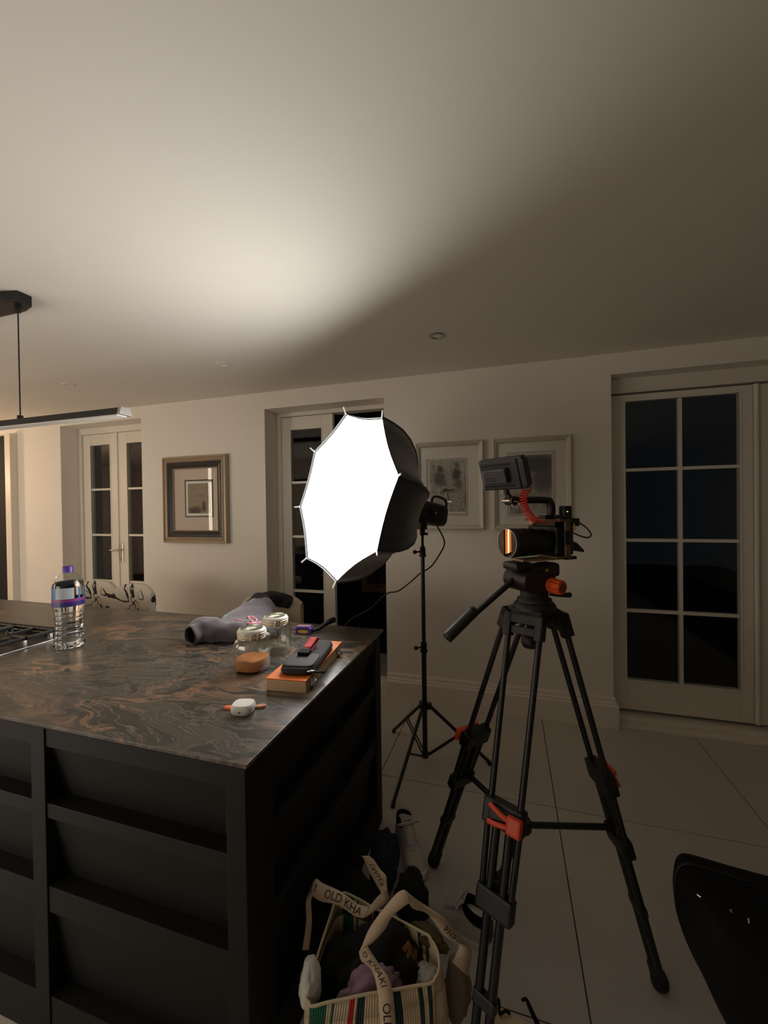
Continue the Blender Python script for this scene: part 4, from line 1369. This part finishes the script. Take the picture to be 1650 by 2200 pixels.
MB().tube([atD(1203, 1111, DC), atD(1222, 1112, DC), atD(1242, 1121, DC), atD(1262, 1136, DC), atD(1270, 1149, DC), atD(1262, 1155, DC), atD(1245, 1151, DC), atD(1226, 1143, DC), atD(1213, 1143, DC), atD(1207, 1150, DC)], 0.0022, n=8, res=5).build('black_cable', BLKP, cm)
MB().cyl(atD(1192, 1109, DC), atD(1214, 1112, DC), 0.005, n=10).build('cable_plug', BLKP, cm)

# field monitor, seen from behind
nb = V((-0.57, -0.82, 0)).normalized()
wv = V((0.82, -0.57, 0)).normalized()
tl = math.radians(19)
uu = (up * math.cos(tl) + nb * math.sin(tl))
nb2 = (nb * math.cos(tl) - up * math.sin(tl))
RM = Matrix((wv, nb2, uu)).transposed()
mc = atD(1079, 1019, 1.185)
mo = thing('field_monitor', 'small black monitor tilted above the camera, seen from behind', 'monitor', mc)
MB().box((-0.074, -0.020, -0.048), (0.074, 0.004, 0.048), R=RM, c=mc, bev=0.006).box((-0.070, 0.004, -0.044), (0.060, 0.010, 0.044), R=RM, c=mc, bev=0.004).box((0.060, -0.020, -0.040), (0.080, 0.008, 0.040), R=RM, c=mc, bev=0.005).build('housing', mat('monitor_housing', (44, 47, 50), 0.45, var=0.1), mo)
bt = MB().box((-0.048, 0.010, -0.022), (0.030, 0.030, 0.022), R=RM, c=mc, bev=0.004).build('battery', mat('battery_grey', (62, 64, 66), 0.4), mo)
for z_ in (-0.012, -0.004):
    MB().box((-0.04, 0.0302, z_), (0.0, 0.0312, z_ + 0.0015), R=RM, c=mc).build('battery_rib', INK, bt)
MB().box((-0.060, 0.0101, 0.028), (0.040, 0.0125, 0.033), R=RM, c=mc).box((-0.060, 0.0101, -0.036), (0.040, 0.0125, -0.031), R=RM, c=mc).build('vent_ridge', INK, mo)
MB().box((-0.070, -0.0215, -0.043), (0.070, -0.0203, 0.043), R=RM, c=mc).build('screen', mat('dark_screen', (10, 11, 13), 0.1), mo)
jb = mc + RM @ V((0.0, -0.004, -0.049))
arm_end = rg(0.082, 0, 1.517)
mt_ = MB().cyl(jb, jb - up * 0.014, 0.009, n=14).tube([jb - up * 0.012, (jb + arm_end) / 2 + V((0, 0, -0.002)), arm_end + V((0, 0, 0.004))], 0.0075, n=10, res=4)
mt_.cyl(arm_end - SID * 0.018, arm_end + SID * 0.018, 0.013, n=18)
mt_.build('tilt_mount', BLKP, mo)
MB().cyl(arm_end + FWD * 0.016 - SID * 0.016, arm_end + FWD * 0.016 + SID * 0.018, 0.006, n=12).tube([arm_end + SID * 0.02 + V((0.010 * math.cos(t), 0, 0.010 * math.sin(t) - 0.012)) for t in [math.pi * 2 * k / 16 for k in range(17)]], 0.0014, n=6).build('mount_clamp', CHROME, mo)
# red coiled cable
DR = 1.165
path = catmull([atD(x, y, DR) for x, y in ((1129, 1054), (1125, 1068), (1126, 1084), (1131, 1098), (1140, 1110), (1151, 1118))], 24)
coil = []
TURN = 15
av, bv = None, None
for i, p in enumerate(path):
    t = (path[min(i + 1, len(path) - 1)] - path[max(i - 1, 0)]).normalized()
    av, bv = basis(t)
dense = catmull(path, 4)
for i, p in enumerate(dense):
    t = (dense[min(i + 1, len(dense) - 1)] - dense[max(i - 1, 0)]).normalized()
    av = (SID - t * SID.dot(t)).normalized()
    bv = t.cross(av)
    ph_ = 2 * math.pi * TURN * i / (len(dense) - 1)
    coil.append(p + (av * math.cos(ph_) + bv * math.sin(ph_)) * 0.0096)
ccm = MB().tube([mc + RM @ V((0.078, -0.004, 0.018)), atD(1124, 1012, DR), atD(1131, 1030, DR), atD(1139, 1046, DR), atD(1139, 1055, DR), atD(1133, 1056, DR)], 0.0026, n=8, res=5)
ccm.tube(coil, 0.0021, n=6)
ccm.tube([coil[-1], atD(1158, 1118, DR), atD(1168, 1122, DR), atD(1176, 1126, 1.185)], 0.0026, n=8, res=4)
tag(ccm.build('coiled_cable', REDC), 'red coiled cable joining the monitor to the camera', 'cable')


# ------------------------------------------------------------------ tote bag
def zz(x, y, dep):
    """a point of zoomed picture area A (origin 640,1850)"""
    return atD(640 + x / 6.285, 1850 + y / 6.285, dep)


def z7(x, y, dep):
    return atD(820 + x / 5.79, 1820 + y / 5.79, dep)


tb = thing('tote_bag', 'cream canvas tote with green and red stripes stuffed with clothes', 'bag', (-0.36, 1.02, 0))
rimz = 0.33
FL, FR_, BRt, BL_ = atZ(647, 2166, rimz), atZ(948, 2108, rimz), atZ(938, 2018, rimz + 0.02), V((-0.50, 1.11, rimz + 0.02))
corners = [FL, FR_, BRt, BL_]
cen = (FL + FR_ + BRt + BL_) / 4


def tote_ring(z_, s, wob):
    pts = []
    segs = (56, 20, 56, 20)
    for k in range(4):
        a, b = corners[k], corners[(k + 1) % 4]
        for i in range(segs[k]):
            t = i / segs[k]
            p = a.lerp(b, t)
            # round corners
            e = min(t, 1 - t) * (b - a).length
            if e < 0.035:
                p = p.lerp(V((cen.x, cen.y, p.z)), 0.10 * (1 - e / 0.035) ** 2)
            d = V((p.x - cen.x, p.y - cen.y, 0))
            q = V((cen.x, cen.y, 0)) + d * s
            bul = math.sin(math.pi * t) * wob
            q += d.normalized() * bul
            zz_ = z_ if z_ is not None else p.z
            if z_ is None:
                zz_ += 0.006 * noise.noise(V((p.x * 14, p.y * 14, 1)))
            pts.append(V((q.x, q.y, zz_)))
    return pts


trs = [tote_ring(0.0, 0.86, 0.0), tote_ring(0.03, 0.93, 0.010), tote_ring(0.11, 0.98, 0.022), tote_ring(0.21, 1.0, 0.022), tote_ring(0.29, 1.0, 0.012), tote_ring(None, 1.0, 0.0)]
nT = len(trs[0])
stripes = [(0.03, 0.17, 1), (0.215, 0.23, 1), (0.335, 0.375, 3), (0.39, 0.445, 2), (0.645, 0.695, 2), (0.83, 0.865, 2), (0.885, 0.935, 2)]
tm_ = MB()
for i in range(len(trs) - 1):
    for j in range(nT):
        mi = 0
        fr = None
        if j < 56:
            fr = (j + 0.5) / 56
        elif 76 <= j < 132:
            fr = 1 - (j - 76 + 0.5) / 56
        if fr is not None:
            for a, b, m_ in stripes:
                if a <= fr <= b:
                    mi = m_
        k = (j + 1) % nT
        tm_.add([trs[i][j], trs[i][k], trs[i + 1][k], trs[i + 1][j]], [(0, 1, 2, 3)], mi, True)
tm_.add(trs[0], [tuple(reversed(range(nT)))], 0)
bgm = tm_.build('bag_body', [CANV, GREEN, DGREEN, REDS], tb, solid=0.003)
hem = MB().tube([p + V((0, 0, 0.001)) for p in trs[-1]] + [trs[-1][0] + V((0, 0, 0.001))], 0.0035, n=6)
hem.build('hem', CANV, tb)


def text_on(Ls, Rs, s, name, start, size, parent, flip=False, lift=0.0016, adv=1.0, side=1, rev=False):
    """lay flat lettering along a ribbon; start = metres along it"""
    cu_ = bpy.data.curves.new('txt', 'FONT')
    cu_.body = s
    cu_.size = 1.0
    to = bpy.data.objects.new('txt', cu_)
    COL.objects.link(to)
    dg = bpy.context.evaluated_depsgraph_get()
    dg.update()
    me = bpy.data.meshes.new_from_object(to.evaluated_get(dg))
    bpy.data.objects.remove(to)
    mids = [(a + b) / 2 for a, b in zip(Ls, Rs)]
    acc = [0.0]
    for i in range(1, len(mids)):
        acc.append(acc[-1] + (mids[i] - mids[i - 1]).length)
    mb = MB()
    vs = []
    for v in me.vertices:
        u = start + v.co.x * size * adv
        w_ = (v.co.y - 0.34) * size
        if rev:
            u = start - v.co.x * size * adv
        i = 0
        while i < len(acc) - 2 and acc[i + 1] < u:
            i += 1
        f = (u - acc[i]) / max(1e-6, acc[i + 1] - acc[i])
        l, r_ = Ls[i].lerp(Ls[i + 1], f), Rs[i].lerp(Rs[i + 1], f)
        width = (r_ - l).length
        ax = (r_ - l).normalized()
        tn = (mids[i + 1] - mids[i]).normalized()
        nn = tn.cross(ax).normalized()
        if nn.dot(CAM - (l + r_) / 2) < 0:
            nn = -nn
        sg = -1 if flip else 1
        vs.append((l + r_) / 2 + ax * (w_ * sg) + nn * lift)
    mb.add(vs, [tuple(p.vertices) for p in me.polygons])
    bpy.data.meshes.remove(me)
    return mb.build(name, INK, parent)


# front handle
d1_ = [(zz(1125, 2330, 0.945), zz(1330, 2330, 0.945)), (zz(1115, 2200, 0.95), zz(1315, 2200, 0.95)), (zz(1085, 1850, 0.962), zz(1285, 1800, 0.962)), (zz(1050, 1620, 0.97), zz(1225, 1580, 0.97)), (zz(985, 1450, 0.985), zz(1120, 1430, 0.985)), (zz(862, 1350, 1.0), zz(1015, 1270, 0.99)), (zz(826, 1230, 1.01), zz(940, 1150, 0.985))]
mb1, L1, R1 = ribbon(d1_, 8)
h1 = mb1.build('handle', CREAM, tb)
d2_ = [(zz(826, 1230, 1.0), zz(940, 1150, 1.01)), (zz(868, 1140, 1.005), zz(1020, 1090, 1.0)), (zz(955, 930, 1.0), zz(1170, 925, 0.995)), (zz(1120, 690, 0.995), zz(1280, 740, 0.99)), (zz(1330, 440, 1.0), zz(1450, 600, 0.99)), (zz(1440, 385, 1.005), zz(1520, 565, 0.995))]
mb2, L2, R2 = ribbon(d2_, 8)
mb2.build('handle', CREAM, tb)
d3_ = [(z7(300, 540, 1.005), z7(345, 700, 0.995)), (z7(420, 640, 1.012), z7(400, 770, 1.0)), (z7(600, 760, 1.03), z7(560, 820, 1.015)), (z7(790, 885, 1.035), z7(650, 930, 1.02)), (z7(905, 1030, 1.04), z7(790, 1110, 1.025)), (z7(1060, 1210, 1.05), z7(930, 1195, 1.035)), (z7(1115, 1300, 1.055), z7(965, 1240, 1.045)), (z7(1100, 1450, 1.055), z7(930, 1330, 1.05)), (z7(1075, 1610, 1.05), z7(880, 1430, 1.05))]
mb3, L3, R3 = ribbon(d3_, 8)
h3 = mb3.build('handle', CREAM, tb)
# back handle
e1_ = [(zz(60, 1200, 1.12), zz(150, 1200, 1.12)), (zz(110, 820, 1.14), zz(190, 830, 1.14)), (zz(108, 560, 1.15), zz(180, 540, 1.15)), (zz(150, 420, 1.16), zz(230, 430, 1.13)), (zz(240, 245, 1.16), zz(180, 445, 1.13)), (zz(340, 300, 1.14), zz(300, 540, 1.115)), (zz(560, 400, 1.12), zz(500, 580, 1.10)), (zz(690, 490, 1.115), zz(640, 655, 1.095)), (zz(830, 590, 1.11), zz(770, 745, 1.09)), (zz(970, 612, 1.11), zz(890, 772, 1.09))]
mb4, L4, R4 = ribbon(e1_, 8)
h4 = mb4.build('handle', CREAM, tb)
e2_ = [(zz(970, 612, 1.112), zz(900, 768, 1.092)), (zz(1050, 510, 1.12), zz(1090, 640, 1.11)), (zz(1130, 420, 1.13), zz(1215, 540, 1.125)), (zz(1190, 320, 1.14), zz(1225, 440, 1.145))]
mb5, L5, R5 = ribbon(e2_, 8)
mb5.build('handle', CREAM, tb)
e3_ = [(zz(1130, 440, 1.128), zz(1205, 390, 1.125)), (zz(1080, 350, 1.135), zz(1200, 290, 1.13)), (zz(1030, 260, 1.14), zz(1190, 200, 1.135)), (zz(960, 130, 1.15), zz(1110, 110, 1.145)), (zz(905, 0, 1.16), zz(1030, -10, 1.155)), (zz(865, -70, 1.165), zz(965, -65, 1.16))]
mb6, L6, R6_ = ribbon(e3_, 8)
h6 = mb6.build('handle', CREAM, tb)


def run(Ls, Rs):
    m_ = [(a + b) / 2 for a, b in zip(Ls, Rs)]
    return sum((m_[i + 1] - m_[i]).length for i in range(len(m_) - 1))


# L->R of ribbon 4 runs from upper to lower edge
text_on(L4, R4, 'OLD KHA', 'lettering', run(L4[:41], R4[:41]) + 0.010, 0.026, h4, flip=True)
text_on(L4, R4, 'Y', 'lettering', run(L4[:33], R4[:33]) + 0.001, 0.024, h4, flip=True)
text_on(L6, R6_, 'KHAKI', 'lettering', 0.014, 0.020, h6, flip=True)
text_on(L3, R3, 'D KHA', 'lettering', run(L3[:44], R3[:44]) - 0.014, 0.024, h3, flip=False, rev=True)
text_on(L1, R1, 'D KHAKI', 'lettering', run(L1, R1) - 0.004, 0.021, h1, flip=False, rev=True)
text_on(L1, R1, 'OLD', 'lettering', 0.058, 0.027, h1, flip=False, rev=True)


# clothes in and behind the bag
def lump(name, c, rx, ry, rz_, m_, label, cat='clothes', amp=0.25, freq=9, rot=0, group=None, seed=0):
    c = V(c)
    R = Rz(rot)
    bm = bmesh.new()
    bmesh.ops.create_icosphere(bm, subdivisions=4, radius=1)
    vs = []
    for v in bm.verts:
        d = v.co.copy()
        k = 1 + amp * (noise.noise(d * 1.6 + V((seed, 0, 0))) + 0.5 * noise.noise(d * 3.7 + V((0, seed, 0)))) + 0.13 * noise.ridged_multi_fractal(d * 1.7 + V((seed, seed, 0)), 0.8, 2.0, 3, 1.0, 2.0) - 0.14
        vs.append(c + R @ V((d.x * rx * k, d.y * ry * k, d.z * rz_ * k)))
    mb = MB().add(vs, [[w.index for w in f.verts] for f in bm.faces], 0, True)
    bm.free()
    mn = min(v.z for v in vs)
    if mn < 0.001:
        for i, v in enumerate(mb.v):
            v.z = max(v.z, 0.001)
    o = mb.build(name, m_)
    tag(o, label, cat, group)
    return o


lump('dark_clothing', (cen.x - 0.02, cen.y + 0.03, 0.215), 0.155, 0.085, 0.135, DARKC, 'dark bundled clothing filling the middle of the striped tote', rot=25, seed=3)
lump('lilac_shirt', atD(798, 2132, 1.02), 0.070, 0.030, 0.058, LILAC, 'lilac cotton shirt bunched at the front rim of the tote', rot=25, seed=5, amp=0.35)
lump('white_sock', atD(667, 2115, 1.0), 0.026, 0.03, 0.062, WHTC, 'white padded cloth standing at the left end of the tote', rot=10, seed=8, amp=0.12)
lump('white_cloth', atD(918, 2098, 1.07), 0.032, 0.028, 0.028, WHTC, 'small white cloth at the right end of the tote', rot=25, seed=9, amp=0.35)
lump('ochre_scarf', atD(872, 2065, 1.09), 0.032, 0.03, 0.05, OCHRE, 'ochre scarf folded inside the tote', rot=25, seed=11)
lump('straw_purse', atD(922, 2012, 1.10), 0.052, 0.02, 0.022, STRAW, 'woven straw coloured purse at the back right of the tote', rot=-20, seed=13, amp=0.2)
lump('black_jacket', atD(884, 1932, 1.34), 0.052, 0.06, 0.088, DARKC, 'black jacket heaped between the tote and the sneakers', rot=20, seed=15)
lump('navy_jumper', atD(826, 1846, 1.57), 0.058, 0.095, 0.085, NAVY, 'dark navy jumper heaped against the island end', rot=10, seed=17)
lump('black_scarf', (-0.50, 1.26, 0.12), 0.07, 0.10, 0.12, DARKC, 'black scarf heaped behind the left handle of the tote', rot=5, seed=19)
lump('small_pouch', atD(982, 2128, 1.10), 0.034, 0.026, 0.085, mat('drab_cotton', (120, 108, 90), 0.9, var=0.1, scale=60), 'beige cloth bag slumped against the right side of the tote', rot=15, seed=23, amp=0.2)


# ------------------------------------------------------------------ sneakers
def sneaker(heel, toe, label, roll=0, hgt=0.115):
    heel, toe = V(heel), V(toe)
    ax = (toe - heel)
    L_ = ax.length
    ax.normalize()
    sd = ax.cross(up).normalized()
    t = thing('sneaker', label, 'shoe', heel, 'pair of white sneakers')

    def q(a, b, c):
        return heel + ax * (a * L_) + sd * b + V((0, 0, c))
    # outline half widths
    outl = [(0.0, 0.018), (0.04, 0.030), (0.15, 0.036), (0.35, 0.035), (0.55, 0.041), (0.72, 0.047), (0.86, 0.043), (0.95, 0.030), (1.0, 0.012)]
    sole = []
    for z_, s in ((0.0, 0.94), (0.006, 1.0), (0.024, 1.0), (0.028, 0.97)):
        ring = [q(a, w * s, z_ + 0.012 * max(0, a - 0.8) / 0.2) for a, w in outl] + [q(a, -w * s, z_ + 0.012 * max(0, a - 0.8) / 0.2) for a, w in reversed(outl)]
        sole.append(ring)
    MB().ring_loft(sole).build('sole', WHT, t)
    secs = [(0.02, 0.026, 0.085), (0.10, 0.034, 0.098), (0.25, 0.036, hgt * 0.85), (0.40, 0.036, hgt * 0.86), (0.52, 0.038, 0.088), (0.66, 0.043, 0.068), (0.80, 0.044, 0.056), (0.92, 0.033, 0.045), (0.985, 0.012, 0.032)]
    rr = []
    n = 20
    for a, w, h in secs:
        rr.append([q(a, w * math.copysign(abs(math.cos(k * math.pi / n)) ** 0.7, math.cos(k * math.pi / n)), 0.024 + (h - 0.024) * math.sin(k * math.pi / n) ** 0.8) for k in range(n + 1)])
    MB().ring_loft(rr, 0, True, True, closed=False).build('upper', SHOE, t)
    # ankle collar and tongue
    rr = []
    for z_, s in ((0.080, 1.02), (0.100, 1.04), (0.116, 1.0), (0.116, 0.82), (0.085, 0.74)):
        rr.append([q(0.20 + 0.185 * s * math.cos(a), 0.033 * s * math.sin(a), z_ + 0.012 * math.cos(a)) for a in [2 * math.pi * k / 28 for k in range(28)]])
    MB().ring_loft(rr, 0, False, True).build('collar', BLKF, t)
    tg = MB().ring_loft([[q(a, b, c + dz) for b, dz in ((-0.026, -0.006), (0.0, 0.004), (0.026, -0.006), (0.026, -0.011), (0, -0.002), (-0.026, -0.011))] for a, c in ((0.62, 0.078), (0.5, 0.098), (0.40, 0.118), (0.33, 0.140))])
    tg.build('tongue', SHOE, t)
    for k in range(6):
        a = 0.40 + 0.052 * k
        h = 0.112 - 0.0085 * k
        MB().tube([q(a, -0.026, h - 0.012), q(a + 0.012, 0, h), q(a + 0.004, 0.026, h - 0.012)], 0.0035, n=6, res=4).build('lace', WHTC, t)
    MB().tube([q(0.42, 0.0, 0.118), q(0.44, 0.03, 0.132), q(0.40, 0.045, 0.122), q(0.41, 0.02, 0.116), q(0.43, -0.03, 0.128), q(0.40, -0.05, 0.118), q(0.41, -0.01, 0.117)], 0.003, n=6, res=5).build('lace', WHTC, t)
    MB().box((-0.016, -0.002, 0.03), (0.016, 0.0015, 0.085), R=Matrix((sd, -ax, up)).transposed(), c=q(0.005, 0, 0), bev=0.001).build('heel_tab', BLKP, t)
    return t


sneaker((-0.49, 1.80, 0), (-0.345, 1.555, 0), 'white sneaker with black collar standing beside the island end')
sneaker((-0.065, 1.40, 0), (-0.325, 1.475, 0), 'white sneaker lying behind the front tripod leg')

# ------------------------------------------------------------------ small beige bag at the bottom edge
sbg = thing('canvas_pouch', 'beige canvas bag with a black strap at the bottom edge', 'bag', (0.03, 1.12, 0))
cs = V((0.005, 1.10, 0))
rr = []
for z_, s in ((0.0, 0.9), (0.02, 1.0), (0.07, 0.98), (0.105, 0.92), (0.112, 0.8)):
    rr.append([cs + Rz(-12) @ V((0.075 * s * math.copysign(abs(math.cos(a)) ** 0.45, math.cos(a)), 0.05 * s * math.copysign(abs(math.sin(a)) ** 0.45, math.sin(a)), z_)) for a in [2 * math.pi * k / 36 for k in range(36)]])
MB().ring_loft(rr).build('bag_body', CANV, sbg)
ribbon([(atD(1119, 2148, 1.1), atD(1124, 2152, 1.1)), (atD(1128, 2143, 1.1), atD(1130, 2150, 1.1)), (atD(1136, 2150, 1.1), atD(1131, 2158, 1.1)), (atD(1148, 2175, 1.1), atD(1140, 2178, 1.1)), (atD(1163, 2205, 1.1), atD(1152, 2205, 1.1)), (atD(1175, 2225, 1.1), atD(1165, 2228, 1.1))], th=0.003)[0].build('strap', BLKF, sbg)
MB().tube([atD(1071, 2146, 1.1), atD(1073, 2160, 1.1), atD(1073, 2178, 1.1), atD(1086, 2172, 1.1), atD(1095, 2178, 1.1)], 0.0035, n=8, res=4).build('strap_loop', BLKF, sbg)

# ------------------------------------------------------------------ black backpack
bp = thing('backpack', 'black padded backpack standing on the floor at the right', 'backpack', (0.8, 1.3, 0))
outline = [(0.468, 0.462), (0.455, 0.43), (0.452, 0.38), (0.460, 0.317), (0.482, 0.246), (0.515, 0.175), (0.555, 0.11), (0.60, 0.05), (0.65, 0.01), (0.70, 0.0), (0.98, 0.0), (1.06, 0.03), (1.09, 0.12), (1.09, 0.33), (1.05, 0.40), (0.98, 0.425), (0.85, 0.440), (0.72, 0.450), (0.60, 0.459), (0.50, 0.470)]
oc = V((0.78, 0, 0.22))


def smooth_closed(pts, res):
    out = []
    n = len(pts)
    for i in range(n):
        p0, p1, p2, p3 = pts[(i - 1) % n], pts[i], pts[(i + 1) % n], pts[(i + 2) % n]
        for k in range(res):
            t = k / res
            out.append(0.5 * ((2 * p1) + (p2 - p0) * t + (2 * p0 - 5 * p1 + 4 * p2 - p3) * t * t + (3 * p1 - p0 - 3 * p2 + p3) * t ** 3))
    return out


ol = smooth_closed([V((x, 0, z_)) for x, z_ in outline], 4)
rr = []
for y, s in ((1.14, 0.25), (1.145, 0.60), (1.155, 0.80), (1.18, 0.93), (1.22, 0.985), (1.30, 1.0), (1.37, 0.995), (1.40, 0.96), (1.415, 0.85), (1.42, 0.4)):
    rr.append([V((oc.x + (p.x - oc.x) * s, y, max(0.001, (oc.z + (p.z - oc.z) * s) if s < 1 else p.z))) for p in ol])
MB().ring_loft(rr).build('bag_body', BLKF, bp)
zl = [V((oc.x + (p.x - oc.x) * 1.004, 1.345, max(0.004, oc.z + (p.z - oc.z) * 1.004))) for p in ol]
MB().tube(zl + [zl[0]], 0.004, n=6).build('zip', BLKP, bp)
for (px, py, dx, dy) in ((1493, 1912, 8, 6), (1564, 1944, 2, 6), (1602, 1962, 1, 11)):
    a = atY(px, py, 1.17)
    b = atY(px + dx, py + dy, 1.165)
    a.y -= 0.012
    b.y -= 0.012
    MB().tube([a, b], 0.0022, n=6).build('zip_pull', CHROME, bp)
MB().tube([atY(1468, 1932, 1.3), atY(1460, 1930, 1.3), atY(1454, 1938, 1.3), atY(1460, 1950, 1.3), atY(1469, 1952, 1.3)], 0.0022, n=6, res=4).build('loop', BLKF, bp)
MB().ring_loft([[V((x, y, z_)) for (y, z_) in ((1.25, zc), (1.33, zc), (1.33, zc + 0.008), (1.25, zc + 0.008))] for x, zc in ((0.62, 0.456), (0.68, 0.466), (0.80, 0.462), (0.86, 0.438))], smooth=False).build('grab_handle', BLKF, bp)
